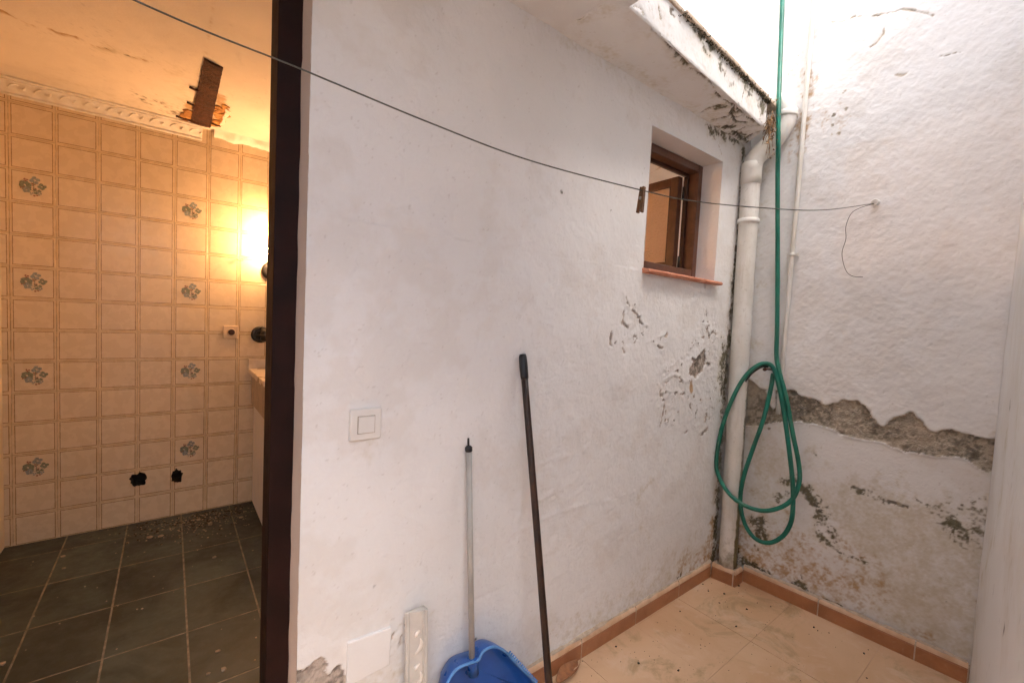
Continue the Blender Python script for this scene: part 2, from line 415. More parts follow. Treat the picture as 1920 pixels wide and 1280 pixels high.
# ---- window wall (A): core of masonry plus a dense front sheet
PA = Plane((0, WA, 0), (1, 0, 0), (0, 0, 1))           # normal = U x V = -Y, towards the camera
wa = thing('window_wall', 'white plastered wall with brown window, peeling paint and light switch', 'wall', (1.35, WA, 0))
core = MB()
core.box(DX1+.002, WX0-.012, WA+.035, WT, 0, TOP); core.box(WX1+.012, XB0+.25, WA+.035, WT, 0, TOP)
core.box(WX0-.012, WX1+.012, WA+.035, WT, 0, WZ0-.012); core.box(WX0-.012, WX1+.012, WA+.035, WT, WZ1+.012, TOP)
core.box(DX0-.85, DX0, WA, WT, 0, TOP); core.box(DX0, DX1+.002, WA+.001, WT, DZ, TOP)
core.box(DX1+.003, XB0+.012, WA, WA+.034, SOF+.132, TOP)
core.build('masonry', M['plain'], wa)
S = Sheet(PA, seg([DX1, WX0, WX1, XB0+.002], .0042), seg([0, WZ0, WZ1, SOF+.004], .0042), [(WX0, WX1, WZ0, WZ1)])
# surface undulation, trowel ridges
S.d += .0045*fbm(S.u, S.v, 2.5, 21, 3)+.0028*fbm(S.u, S.v, 11, 31, 4, .6)+.0010*S.nz2
for pts, wd, h in [([(745,958),(775,972),(803,986)], .004, .0022), ([(690,800),(720,810),(735,850)], .003, .001), ([(770,905),(800,908),(850,902)], .004, .0016),
                   ([(790,922),(830,925)], .003, .0016), ([(960,1000),(990,985),(1040,962),(1100,945)], .004, .0025), ([(990,880),(1040,858),(1090,850),(1100,835)], .005, .002),
                   ([(910,1030),(925,1045),(900,1060)], .012, .003), ([(1120,935),(1150,945),(1135,955)], .014, .0022), ([(1000,940),(1070,905),(1120,900)], .006, .002),
                   ([(930,965),(945,1000)], .005, .0015), ([(1185,925),(1190,965),(1205,1000)], .012, .0016), ([(800,480),(803,490)], .004, .002), ([(640,760),(645,720),(720,757),(725,830)], .004, .0016),
                   ([(1068,780),(1085,800),(1100,860)], .01, .0018), ([(1215,830),(1240,790)], .012, .0015)]:
    S.d += .5*h*np.clip(1-np.maximum(S.sd_stroke(pts, wd)+.004*S.nz, 0)/.012, 0, 1)**2
# flaked places
def flake(S, pts, depth=.004, ch=0, **k):
    m = S.poly(ch, pts, **k); S.d -= depth*m; return m
lump = np.clip(1-np.maximum(S.sd_poly([(1172,575),(1190,572),(1206,600),(1216,618),(1196,640),(1165,652),(1143,650),(1146,620),(1166,604)]), 0)/.02, 0, 1)
lump = np.maximum(lump, np.clip(1-np.maximum(S.sd_poly([(1325,585),(1345,610),(1342,720),(1336,790),(1295,800),(1240,790),(1236,700),(1290,660)]), 0)/.03, 0, 1))
S.d += lump*(.0016*S.nz+.0013*S.nz2)
fl = fbm(S.u, S.v, 38, 301, 4, .6); fm = np.clip((fl*lump-.41)/.05, 0, 1)*(lump > .3)
S.mask[:, 0] = np.maximum(S.mask[:, 0], fm); S.d += -.0035*fm+.0014*np.clip((fl*lump-.12)/.15, 0, 1)*(1-fm)
flake(S, [(1321,657),(1323,668),(1319,694),(1304,708),(1291,702),(1300,680),(1310,667)], .005, amp=.012)
flake(S, [(556,1263),(574,1256),(590,1248),(604,1240),(612,1246),(606,1262),(618,1268),(626,1252),(634,1240),(642,1242),(648,1290),(640,1330),(556,1340)], .008, amp=.010)
flake(S, [(1147,620),(1142,636),(1143,648),(1152,655),(1147,642),(1149,628)], .004, amp=.004)
for pts, wd in [([(1173,553),(1176,566),(1183,576)], .0035), ([(1180,578),(1194,588),(1203,605),(1213,614)], .0045), ([(1170,583),(1168,604),(1178,614)], .0035),
                ([(1166,652),(1171,660)], .005), ([(1176,612),(1186,608)], .005), ([(1238,634),(1250,628)], .005), ([(1225,640),(1237,652),(1246,654)], .003), ([(1248,716),(1262,706),(1277,707)], .006),
                ([(1268,704),(1283,716),(1292,720)], .005), ([(1323,582),(1325,592)], .004), ([(1324,612),(1332,610)], .006), ([(1330,630),(1336,622),(1345,630)], .005), ([(1238,740),(1243,742)], .005),
                ([(1255,735),(1262,738)], .005), ([(1276,740),(1283,738)], .005), ([(1294,758),(1298,780)], .004), ([(1320,768),(1327,786)], .005), ([(1238,800),(1247,760)], .002), ([(1285,812),(1292,806)], .004),
                ([(1314,815),(1326,803)], .003), ([(1262,796),(1266,800)], .004), ([(733,1200),(738,1186)], .004), ([(752,1190),(748,1215)], .006), ([(758,1170),(759,1182)], .005)]:
    wv = [wd*.6*f_ for f_ in np.interp(np.linspace(0, 1, len(pts)), [0, .35, .7, 1], [.35, 1.35, .9, .3])]
    m = S.stroke(0, pts, wv, amp=.009, soft=.0022); S.d -= .004*m
    lip = np.clip(1-np.maximum(S.sd_stroke([(x-3, y-3) for x, y in pts], [q*.8 for q in wv])+.006*S.nz, 0)/.010, 0, 1); S.d += .0022*lip*(1-m)
S.stroke(2, [(1296,716),(1297,734)], .011, amp=.006, soft=.006); S.stroke(0, [(1297,712),(1298,720)], .004, amp=.004)
# mould and painted gap shade along the downpipe, under the eaves and near the floor
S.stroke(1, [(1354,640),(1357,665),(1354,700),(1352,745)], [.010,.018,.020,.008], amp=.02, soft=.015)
S.stroke(1, [(1393,280),(1385,420),(1372,560),(1360,700),(1352,830),(1344,960),(1337,1050)], [.010,.010,.012,.016,.012,.016,.022], amp=.012, soft=.012, k=1.0)  # mould plus painted shade of the gap between pipe and wall
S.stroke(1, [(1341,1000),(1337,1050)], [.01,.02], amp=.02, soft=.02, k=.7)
S.stroke(1, [(1322,232),(1334,246),(1352,254),(1382,266)], [.006,.012,.010,.012], amp=.018, soft=.012)
S.stroke(0, [(1331,246),(1338,258),(1346,270),(1353,288)], .0028, amp=.003)
S.stroke(1, [(1268,1084),(1274,1078)], .007, amp=.01, soft=.008); S.stroke(1, [(1252,1096),(1256,1094)], .004, amp=.004, soft=.006)
for q in [(1145,395),(870,1083),(1031,1188),(892,1198),(700,1100),(1052,360)]:
    S.stroke(1, [q], .0026, amp=.003, soft=.004)
S.stroke(2, [(1340,975),(1336,1010),(1330,1050),(1290,1080)], [.02,.05,.07,.04], amp=.06, soft=.05, k=.7)
S.stroke(2, [(1290,1048),(1275,1068)], [.02,.02], amp=.03, soft=.03, k=.5)
S.stroke(3, [(1225,900),(1200,925),(1190,955),(1200,985),(1215,1005)], .010, amp=.02, soft=.03, k=.55)
S.stroke(3, [(1350,1010),(1200,1120),(1090,1195),(960,1270),(800,1370)], [.12,.10,.07,.05,.05], amp=.10, soft=.10, k=.45)
S.stroke(3, [(1000,35),(1100,95),(1240,170),(1330,225),(1390,270)], [.004,.01,.012,.02,.025], amp=.03, soft=.035, k=.5)
S.stroke(3, [(690,820),(690,835)], .03, amp=.03, soft=.05, k=.3)
S.stroke(3, [(640,1300),(740,1260),(760,1180)], [.05,.05,.02], amp=.05, soft=.06, k=.45)
# plaster rubbed back round the reveal
eu = np.minimum(np.abs(S.u-WX0), np.abs(S.u-WX1)); inside_v = (S.v > WZ0-.01) & (S.v < WZ1+.01)
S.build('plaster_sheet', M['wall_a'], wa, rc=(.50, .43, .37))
# reveals
rv = MB(); dy = .0035*np.array([fbm(np.array([k*.03]), np.array([.2]), 9, 5)[0] for k in range(200)])
def reveal(a, b, n=16):
    vs = []; fs = []
    for k in range(n+1):
        p = np.array(a)+(np.array(b)-np.array(a))*k/n
        for q, yy in enumerate((WA-.002, WA+.05, WA+.125)): vs.append((p[0], yy, p[2]))
    for k in range(n):
        for q in range(2): i = k*3+q; fs.append((i, i+1, i+4, i+3))
    rv.smooth = True; rv.add(vs, fs)
reveal((WX0, 0, WZ0), (WX0, 0, WZ1)); reveal((WX0, 0, WZ1), (WX1, 0, WZ1)); reveal((WX1, 0, WZ1), (WX1, 0, WZ0)); reveal((WX1, 0, WZ0), (WX0, 0, WZ0))
rv.build('window_reveal', M['plain'], wa)
# door-side end of the wall: plaster return, a little ragged where it meets the frame
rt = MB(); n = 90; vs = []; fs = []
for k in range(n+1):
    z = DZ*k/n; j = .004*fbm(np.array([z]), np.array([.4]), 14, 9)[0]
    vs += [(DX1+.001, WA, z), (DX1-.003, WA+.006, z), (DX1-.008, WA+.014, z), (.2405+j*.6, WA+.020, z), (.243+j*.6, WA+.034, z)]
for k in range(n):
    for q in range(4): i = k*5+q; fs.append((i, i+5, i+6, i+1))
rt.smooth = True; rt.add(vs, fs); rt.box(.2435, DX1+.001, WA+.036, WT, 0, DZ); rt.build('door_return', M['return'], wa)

# ---- side wall (B)
dB = np.array([XB1-XB0, YB1-WA, 0]); LB = np.linalg.norm(dB); uB = dB/LB
PB = Plane((XB0, WA, 0), -uB, (0, 0, 1)); PB = Plane((XB1, YB1, 0), -uB, (0, 0, 1))
if PB.N[0] > 0: PB = Plane((XB0, WA, 0), uB, (0, 0, 1))
wb = thing('peeling_wall', 'rough white plastered wall with a band of bare brown render and mould', 'wall', (XB0+.03, .7, 0))
MB().add([(XB0+.05, WA+.02, 0), (XB1+.05, YB1-.02, 0), (XB1+.25, YB1-.02, 0), (XB0+.25, WA+.02, 0), (XB0+.05, WA+.02, TOP), (XB1+.05, YB1-.02, TOP), (XB1+.25, YB1-.02, TOP), (XB0+.25, WA+.02, TOP)],
     [(0,1,2,3), (4,5,6,7), (0,1,5,4), (1,2,6,5), (2,3,7,6), (3,0,4,7)]).build('masonry', M['plain'], wb)
S = Sheet(PB, seg([-.004, LB+.004], .0042), seg([0, TOP], .0044))
S.d += .006*fbm(S.u, S.v, 2.3, 41, 3)+.0028*fbm(S.u, S.v, 9, 51, 4, .62)+.0013*S.nz2
band_top = [(1390,706),(1410,716),(1425,728),(1445,732),(1480,730),(1492,733),(1499,743),(1513,745),(1530,749),(1541,756),(1548,762),(1560,757),(1572,754),(1585,752),(1600,753),(1608,752),(1615,759),(1625,762),(1631,771),(1637,786),(1645,792),(1655,796),(1667,788),(1678,780),(1700,776),(1711,774),(1720,783),(1730,790),(1736,800),(1745,809),(1757,812),(1768,808),(1783,805),(1795,808),(1812,815),(1845,821),(1886,826)]
band_bot = [(1878,884),(1850,884),(1825,872),(1810,860),(1790,856),(1750,856),(1720,850),(1690,845),(1670,838),(1650,828),(1620,824),(1590,819),(1560,806),(1530,795),(1500,791),(1480,789),(1450,792),(1385,800)]
m = S.poly(0, band_top+band_bot, amp=.006, soft=.003)
isl = S.sd_stroke([(1440,700),(1446,735),(1450,765)], [.03,.022,.012])
k_ = np.clip(.5-(isl+S.nz*.02)/.008, 0, 1); S.mask[:, 0] *= 1-k_; m = m*(1-k_)
S.d += -.014*m + m*(.006*S.nz+.005*S.nz2)
# the coat above the band stands proud and ends in a ragged edge; below it the old coat is thinner
below = np.clip(-(S.v-np.interp(S.u, *np.array(sorted([S.p.px(*q) for q in band_bot])).T))/.01, 0, 1)
S.d -= .010*below
S.d -= below*.55*(.0045*fbm(S.u, S.v, 9, 51, 4, .62)+.0018*S.nz2)
for pts, wd in [([(1557,42),(1580,41),(1586,38),(1602,32),(1640,30),(1668,25),(1690,18),(1712,19),(1735,25),(1750,30)], .0026), ([(1764,106),(1780,103),(1803,97)], .002), ([(1632,88),(1642,82),(1655,66),(1658,52)], .002),
                ([(1673,140),(1690,141),(1700,138)], .002), ([(1665,940),(1680,945),(1700,952)], .006), ([(1840,1030),(1850,1033)], .003)]:
    m = S.stroke(0, pts, wd, amp=.004); S.d -= .003*m
for q, r_ in [((1573,250),.010), ((1561,234),.004), ((1563,216),.004), ((1587,205),.005), ((1560,252),.003), ((1580,175),.003), ((1585,170),.003), ((1440,805),.007), ((1890,762),.005), ((1858,1106),.005), ((1772,1128),.004), ((1833,1130),.004), ((1690,1290),.003)]:
    S.stroke(0, [q], r_, amp=.006)
mo = dict(amp=.022, soft=.016)
S.stroke(1, [(1470,905),(1488,900),(1500,912),(1515,938),(1532,952),(1545,975),(1555,1000),(1568,1022)], [.006,.018,.020,.020,.016,.014,.014,.008], **mo)
S.stroke(1, [(1535,985),(1538,1005),(1552,1020),(1570,1035),(1600,1045),(1622,1056)], [.012,.014,.008,.006,.008,.006], amp=.014, soft=.008)
S.stroke(1, [(1412,975),(1424,985),(1427,1000),(1414,1020)], [.008,.024,.024,.012], **mo)
S.stroke(1, [(1384,1036),(1392,1052),(1405,1058),(1424,1068),(1440,1074)], [.012,.022,.020,.008,.006], amp=.02, soft=.010)
S.stroke(1, [(1485,1094),(1494,1092),(1508,1104),(1528,1120)], [.006,.014,.010,.006], amp=.012, soft=.007)
S.stroke(1, [(1545,1128),(1575,1138)], .004, amp=.008, soft=.005); S.stroke(1, [(1500,1080),(1503,1087)], .006, amp=.008, soft=.006)
S.stroke(1, [(1608,918),(1626,922),(1645,935),(1668,944)], [.008,.008,.005,.004], amp=.016, soft=.010, k=.9)
S.stroke(1, [(1718,938),(1732,944),(1746,949)], [.004,.007,.006], amp=.012, soft=.008, k=.9)
S.stroke(1, [(1786,984),(1796,996),(1812,1008)], [.010,.014,.006], amp=.02, soft=.010)
S.stroke(1, [(1800,985),(1830,985),(1850,970)], [.03,.04,.03], amp=.05, soft=.05, k=.5)
S.stroke(1, [(1525,850),(1536,862),(1533,880)], .003, amp=.006, soft=.005, k=.8)
S.stroke(1, [(1460,935),(1482,925)], .014, amp=.02, soft=.02, k=.6)
for pts, wd, k in [([(1386,1030),(1410,1050),(1450,1066)], [.02,.035,.015], .9), ([(1464,1062),(1468,1070)], .016, .9), ([(1512,1062),(1520,1070),(1526,1060)], .008, 1), ([(1548,1068),(1556,1076)], .009, 1), ([(1475,1030),(1490,1045),(1512,1060)], .005, .8),
                   ([(1600,1100),(1606,1108)], .018, .7), ([(1640,1120),(1665,1128)], .016, .5), ([(1440,1000),(1450,1020)], .010, .6), ([(1515,135),(1513,178)], .012, 1), ([(1508,215),(1503,240),(1498,290)], [.008,.018,.014], .9), ([(1484,255),(1478,300)], [.012,.008], .7),
                   ([(1712,1180),(1735,1192)], .014, .5), ([(1560,1010),(1590,1030),(1610,1050)], .018, .5)]:
    S.stroke(2, pts, wd, amp=.02, soft=.018, k=k)
S.stroke(2, [(1400,1000),(1480,1060),(1600,1110)], [.10,.12,.08], amp=.08, soft=.12, k=.55)
S.stroke(2, [(1500,130),(1495,215)], [.05,.05], amp=.06, soft=.07, k=.30)
S.stroke(2, [(1545,215),(1570,235)], [.03,.04], amp=.05, soft=.06, k=.28)
S.poly(3, [(1540,900),(1600,890),(1660,905),(1760,940),(1870,960),(1865,1080),(1700,1060),(1600,1040),(1550,980)], amp=.06, soft=.06, k=.62)
S.poly(3, [(1600,1060),(1870,1000),(1870,1300),(1780,1260),(1600,1160)], amp=.06, soft=.14, k=.68)
S.poly(3, [(1385,690),(1440,690),(1450,800),(1480,900),(1480,1070),(1385,1060)], amp=.06, soft=.10, k=.52)
S.stroke(3, [(1425,300),(1410,500),(1400,700)], [.03,.03,.05], amp=.05, soft=.06, k=.5)
S.stroke(3, [(1880,820),(1870,900),(1850,1050),(1815,1230)], [.02,.03,.02,.03], amp=.04, soft=.05, k=.6)
S.build('plaster_sheet', M['wall_b'], wb, (.80, .795, .785))

# ---- wall C, from the far corner back towards the camera, and the rest of the light well (out of view)
def wall_run(name, a, b, h, th, mat, label):
    a = np.array((*a, 0.)); b = np.array((*b, 0.)); d = b-a; nrm = np.array([d[1], -d[0], 0]); nrm = nrm/np.linalg.norm(nrm)*th
    return tag(MB().prism([a, b, b+nrm, a+nrm], (0, 0, h)).build(name, mat), label, 'wall')
PC = Plane((XB1-.004, YB1, 0), (-1, -.1073, 0), (0, 0, 1))
wc = thing('corner_wall', 'pale plastered wall at the right edge, beyond the end of the skirting', 'wall', (1.8, .08, 0))
L = 1.9; S = Sheet(PC, seg([0, L], .012), seg([0, 3.6], .015)); S.d += .005*fbm(S.u, S.v, 3, 61, 4)
for q in [(1893,762),(1862,1106),(1900,500),(1895,900),(1880,1180)]: S.stroke(1, [q], .008, amp=.01, soft=.012)
S.stroke(3, [(1910,700),(1900,900),(1890,1100)], .05, amp=.10, soft=.10, k=.35)
S.stroke(3, [(1884,840),(1872,960),(1840,1100),(1818,1240)], [.03,.03,.02,.04], amp=.05, soft=.06, k=.6)
if PC.N[1] < 0: S.d *= -1
S.build('plaster_sheet', M['ceil'], wc, (.78, .77, .755))
pa = PC.O+PC.U*L; pn = np.array([-.1073, 1, 0]); pn /= np.linalg.norm(pn)
MB().prism([PC.O-pn*.012+(-PC.U*.2), pa-pn*.012, pa-pn*.2, PC.O-pn*.2-PC.U*.2], (0, 0, 3.6)).build("masonry", M["plain"], wc)
wall_run('rear_wall', (-1.4, -1.75), (2.6, -1.75), SOF, .2, M['plain'], 'plain white wall behind the camera, closing the covered passage')
wall_run('end_wall', (-1.3, 1.3), (-1.3, -1.75), SOF, .2, M['plain'], 'plain white wall at the left end of the covered passage')
wall_run('passage_wall', (.62, -1.74), (.62, -.24), SOF, -.2, M['plain'], 'plain white wall running back beside the camera, out of view')

# ---- eaves slab and the roof of the passage
sb = thing('concrete_eaves', 'cracked white concrete eaves slab with mossy edge above the window', 'eaves', (1.7, 1.0, SOF))
ft = SOF+.128
P0, P1 = (1.10, .912), (2.245, .990)
PS = Plane((1.02, WA+.004, SOF), (1, 0, 0), (0, -1, 0))    # soffit: normal = X x -Y = -Z
if PS.N[2] > 0: PS = Plane((1.02, WA+.004, SOF), (0, -1, 0), (1, 0, 0))
# soffit as a sheet with a slanting outer edge
S = Sheet(Plane((1.02, WA+.004, SOF), (1, 0, 0), (0, -1, 0)), seg([0, 1.335], .004), np.linspace(0, 1, 66))
S.vn = S.v.copy()
xw = 1.02+S.u; ye = np.interp(xw, [1.02, 1.10, 2.245, 2.36], [.907, .912, .990, 1.13]); S.v = (WA+.004-ye)*S.vn
S.nz = fbm(S.u, S.v, 22, 3, 5, .62); S.nz2 = fbm(S.u, S.v, 70, 11, 3, .6)
S.d = .003*fbm(S.u, S.v, 5, 71, 4)+.0008*S.nz2
for pts, wd in [([(1225,55),(1240,72),(1262,95),(1290,125),(1305,135),(1328,152),(1340,170),(1348,185),(1375,197),(1400,222),(1432,238)], .004), ([(1310,214),(1330,203),(1348,198)], .004), ([(1336,226),(1352,222),(1372,216),(1402,205)], .006),
                ([(1386,196),(1374,205),(1371,216),(1378,229),(1397,231)], .006), ([(1372,222),(1395,216),(1400,222)], .004), ([(1378,250),(1398,238),(1428,236)], .005), ([(1394,265),(1410,252),(1432,246)], .006), ([(1405,205),(1424,236)], .005),
                ([(1141,2),(1118,14),(1100,26),(1082,34)], .003), ([(1404,205),(1385,192)], .003), ([(1360,238),(1378,250),(1386,258)], .006)]:
    m = S.stroke(0, pts, wd, amp=.006); S.d -= .012*m; S.stroke(1, pts, wd*.7, amp=.008, soft=.004, k=.72)
S.stroke(1, [(1322,234),(1345,242),(1365,240),(1386,256),(1394,266)], [.008,.016,.02,.018,.012], amp=.02, soft=.014)
S.stroke(1, [(1345,203),(1355,200)], .008, amp=.01, soft=.008)
S.stroke(3, [(1320,215),(1380,240),(1420,235)], .06, amp=.06, soft=.06, k=.5)
S.stroke(3, [(1030,40),(1130,90),(1240,165),(1330,225)], .014, amp=.03, soft=.03, k=.5)
S.v = S.v                                            # sheet uses the slanted v directly
S.build('soffit', M['wall_a'], sb)
# front face
dF = np.array([P1[0]-P0[0], P1[1]-P0[1], 0]); LF = np.linalg.norm(dF)
S = Sheet(Plane((P0[0], P0[1], SOF), dF, (0, 0, 1)), seg([0, LF], .0045), seg([0, .128], .0045))
S.d = .004*fbm(S.u, S.v, 8, 81, 4)+.0012*S.nz2; S.d -= .004*np.clip(1-S.v/.01, 0, 1)**2
S.stroke(1, [(1295,38),(1312,60),(1330,78),(1350,95),(1372,112),(1392,135),(1420,160),(1446,192)], [.006,.014,.022,.018,.016,.020,.018,.02], amp=.03, soft=.014)
S.stroke(1, [(1352,120),(1358,135),(1370,150)], [.03,.028,.012], amp=.03, soft=.02, k=.75)
S.stroke(1, [(1398,150),(1404,175),(1410,180)], [.016,.010,.004], amp=.02, soft=.010, k=.9); S.stroke(1, [(1425,190),(1440,215)], [.014,.02], amp=.03, soft=.02, k=.85)
for pts, wd in [([(1187,12),(1200,16),(1206,28)], .003), ([(1215,5),(1224,25)], .002), ([(1257,20),(1266,32)], .003), ([(1275,40),(1283,58)], .003), ([(1396,165),(1392,185),(1390,195)], .002), ([(1236,15),(1239,34)], .003), ([(1258,16),(1262,17)], .007)]:
    m = S.stroke(0, pts, wd, amp=.005); S.d -= .003*m
S.stroke(3, [(1190,0),(1300,80),(1440,200)], .03, amp=.06, soft=.06, k=.3)
S.build('front_face', M['wall_b'], sb, (.80, .795, .785))
MB().prism([(1.10, WA+.01, SOF+.03), (P0[0], P0[1]+.02, SOF+.03), (P1[0], P1[1]+.02, SOF+.03), (2.35, WA+.01, SOF+.03)], (0, 0, .097)).build('core', M['plain'], sb)
# drip course of thin tiles on the slab
dn = np.array([dF[1], -dF[0], 0])/LF; dd = dF/LF; x = 0.0
while x < LF+.06:
    a = np.array([P0[0], P0[1], ft])+dd*(x+.002); b = a+dd*.155; o = random.uniform(.006, .016)
    MB().prism([a+dn*o, b+dn*(o+random.uniform(-.004, .004)), b-dn*.17, a-dn*.17], (0, 0, .016)).build('drip_tile', M['mortar'], sb, .003); x += .16
# moss growing under the drip course
mb = MB(); rng = random.Random(3)
for k in range(900):
    x = LF*(1-rng.random()**1.6*.75); p = np.array([P0[0], P0[1], ft])+dd*x+dn*rng.uniform(-.002, .014); r_ = rng.uniform(.0018, .0055)
    p = p+np.array([0, 0, rng.uniform(-.016, .004)])
    vs = [p+np.array([rng.gauss(0, 1), rng.gauss(0, 1), rng.gauss(0, 1)])*r_*.7 for _ in range(4)]; mb.add(vs, [(0,1,2), (0,2,3), (0,3,1), (1,3,2)])
mo_ = mb.build('moss', M['moss'], sb); mo_['kind'] = 'stuff'
roof = thing('passage_roof', 'flat white ceiling over the passage, left of the eaves joint', 'roof', (0, 0, SOF))
MB().box(-1.5, 1.10, -.4, WA+.008, SOF+.0015, SOF+.13).build('ceiling_slab', M['plain'], roof)

up = thing('sky_blocker', 'added plain white block on the passage roof, out of view, keeping sky off the peeling wall', 'wall', (0, .5, SOF+.13))
MB().box(-1.5, 1.02, -.1, WA-.001, SOF+.131, TOP).build('blocker_box', M['plain'], up)  # unseen block added to hold back the western sky

# ---- kitchen behind the doorway: walls, ceiling
kw = thing('tiled_wall', 'kitchen wall of cream printed tiles with two dark holes near the floor', 'wall', (.2, KY1, 0))
def holes_cutter():
    b = MB()
    for (cx, cz, rx, rz, sd_) in ((-.146, .262, .040, .044, 5), (.040, .250, .030, .048, 8)):
        rg = random.Random(sd_); pts = []
        for k in range(22):
            a = 2*math.pi*k/22; r_ = 1+rg.uniform(-.22, .16); pts.append((cx+rx*r_*math.cos(a), KY1-.05, cz+rz*r_*math.sin(a)))
        b.prism(pts, (0, .16, 0))
    o = b.build('cutter', M['cavity']); return o
cut = holes_cutter()
bpy.context.view_layer.update()
def carve(o):
    m = o.modifiers.new('cut', 'BOOLEAN'); m.operation = 'DIFFERENCE'; m.object = cut; m.solver = 'EXACT'
    bpy.context.view_layer.update()
    me = bpy.data.meshes.new_from_object(o.evaluated_get(bpy.context.evaluated_depsgraph_get()))
    o.modifiers.clear(); o.data = me
bk = MB().box(KX0-.15, KX1+.15, KY1+.004, KY1+.25, -.01, 2.7).build('tile_bed', [M['grout_w'], M['cavity']], kw); carve(bk)
TP, TR = .1683, .166
def wt_mesh(name, sx, sz, th=.007, bev=.0016):
    b = MB(); h = [(-sx/2, -sz/2), (sx/2, -sz/2), (sx/2, sz/2), (-sx/2, sz/2)]
    i = [(p*(1-2*bev/sx), q*(1-2*bev/sz)) for p, q in h]
    b.add([(p, th, q) for p, q in h]+[(p, bev*.6, q) for p, q in h]+[(p, 0, q) for p, q in i],
          [(0,1,2,3), (11,10,9,8)]+[(k, 4+k, 4+(k+1) % 4, (k+1) % 4) for k in range(4)]+[(4+k, 8+k, 8+(k+1) % 4, 4+(k+1) % 4) for k in range(4)])
    me = b.mesh(name); me.materials.append(M['ktile']); return me
tme = wt_mesh('wall_tile', TP-.0012, TR-.0012)
# the printed sprig
sp = MB(); rg = random.Random(4); dep_ = [.0003]
def leafy(cx, cz, r_, m, lobes=5):
    sp.m = m
    for k in range(lobes):
        a = 2*math.pi*k/lobes+.3; c = (cx+r_*.62*math.cos(a), cz+r_*.62*math.sin(a)); pts = []; dep_[0] += .00003
        for q in range(7):
            e = 2*math.pi*q/7; pts.append((c[0]+r_*.56*math.cos(e)*rg.uniform(.7, 1.1), -dep_[0], c[1]+r_*.54*math.sin(e)*rg.uniform(.7, 1.1)))
        sp.add(pts, [tuple(range(7))])
leafy(.008, .034, .017, 1, 4); leafy(-.024, .006, .020, 0, 6); leafy(.030, .008, .014, 0, 4); leafy(-.020, -.014, .014, 1, 5); leafy(.014, -.016, .013, 0, 3)
leafy(-.022, .030, .008, 2, 3); leafy(.002, .014, .007, 2, 3); leafy(.006, -.006, .006, 2, 3); leafy(.010, -.036, .008, 2, 2); leafy(.022, -.026, .008, 1, 3); leafy(-.004, -.028, .007, 1, 3); leafy(-.034, -.006, .007, 2, 2)
sp.m = 0
for a, b in (((.004, -.03), (.002, .03)), ((-.02, .0), (.004, -.02)), ((.028, .004), (.008, -.022))):
    dep_[0] += .00003; d0 = -dep_[0]; sp.add([(a[0], d0, a[1]), (a[0]+.0022, d0, a[1]), (b[0]+.0022, d0, b[1]), (b[0], d0, b[1])], [(0,1,2,3)])
spm = sp.mesh('sprig'); [spm.materials.append(M[k]) for k in ('leaf_print', 'leaf_print2', 'berry_print')]
for k in range(-1, 9):
    for r_ in range(0, 15):
        z = .078+TR*r_; xx = -.571+TP*k
        if z-TR/2 > KZ: continue
        o = lay(tme, 'tile', (xx-.2, -.003, z), kw, (random.uniform(-.004, .004), 0, random.uniform(-.004, .004)))
        if r_ == 1 and k in (2, 3, 4): bpy.context.view_layer.update(); carve(o)
        if k in (0, 4) and r_ % 3 == 2 and r_ < 13:
            s_ = bpy.data.objects.new('printed_sprig', spm); COL.objects.link(s_); s_.parent = o; s_.scale = (1.12, 1, 1.12)
bpy.data.objects.remove(cut)
sme = tme.copy(); sme.materials.clear(); sme.materials.append(M['cream'])
kl = thing('tiled_side_wall', 'tiled side wall at the left edge of the kitchen', 'wall', (KX0, 2.6, 0))
MB().box(KX0-.2, KX0-.004, WT, KY1+.003, -.01, 2.7).build('tile_bed', M['grout_w'], kl)
for k in range(0, 6):
    for r_ in range(0, 15):
        z = .078+TR*r_
        lay(sme, 'tile', (.003, KY1-2.6-TP*(k+.5), z), kl, (0, 0, R(90)))
kr = tag(MB().box(KX1, KX1+.15, WT, KY1+.2, -.01, 2.7).build('kitchen_end_wall', M['plain']), 'plain kitchen wall beyond the open window', 'wall')

# ceiling of the kitchen
kc = thing('kitchen_ceiling', 'stained plaster ceiling over the tiled kitchen, cracked and broken open', 'ceiling', (.5, 2.4, KZ))
PK = Plane((KX0-.01, WT-.01, KZ), (0, 1, 0), (1, 0, 0)); 
if PK.N[2] > 0: PK = Plane((KX0-.01, WT-.01, KZ), (1, 0, 0), (0, 1, 0))
flip = PK.N[2] > 0
if PK.U[0] > .5: S = Sheet(PK, seg([0, 1.4, 3.7], .009), seg([0, 2.09], .009))
else: S = Sheet(PK, seg([0, 2.09], .009), seg([0, 1.4, 3.7], .009))
S.d += .004*fbm(S.u, S.v, 2.5, 91, 3)+.0014*fbm(S.u, S.v, 18, 95, 3)
for pts, wd in [([(0,20),(55,48),(62,50)], .004), ([(98,58),(105,62),(140,70)], .006), ([(175,86),(205,95)], .004), ([(238,106),(272,115)], .005)]:
    m = S.stroke(2, pts, wd, amp=.008, soft=.006)
    S.d -= .003*m
S.stroke(1, [(198,92),(206,95)], .004, amp=.006, soft=.006); S.stroke(1, [(237,105),(250,110)], .004, amp=.006, soft=.006)
hole = S.poly(0, [(360,118),(380,105),(420,125),(412,176),(424,180),(428,186),(420,215),(408,235),(392,238),(352,228),(356,205),(358,185),(366,150)], amp=.014, soft=.010, k=.0)
S.d -= .03*hole
S.poly(2, [(404,172),(426,178),(424,200),(414,222),(400,236),(392,236),(400,200)], amp=.02, soft=.012); S.stroke(2, [(358,196),(352,212),(350,222)], .02, amp=.03, soft=.02, k=.9)
S.stroke(3, [(120,150),(230,190),(340,215)], [.05,.07,.07], amp=.12, soft=.12, k=.42)
S.stroke(3, [(330,130),(345,190)], .05, amp=.08, soft=.06, k=.4)
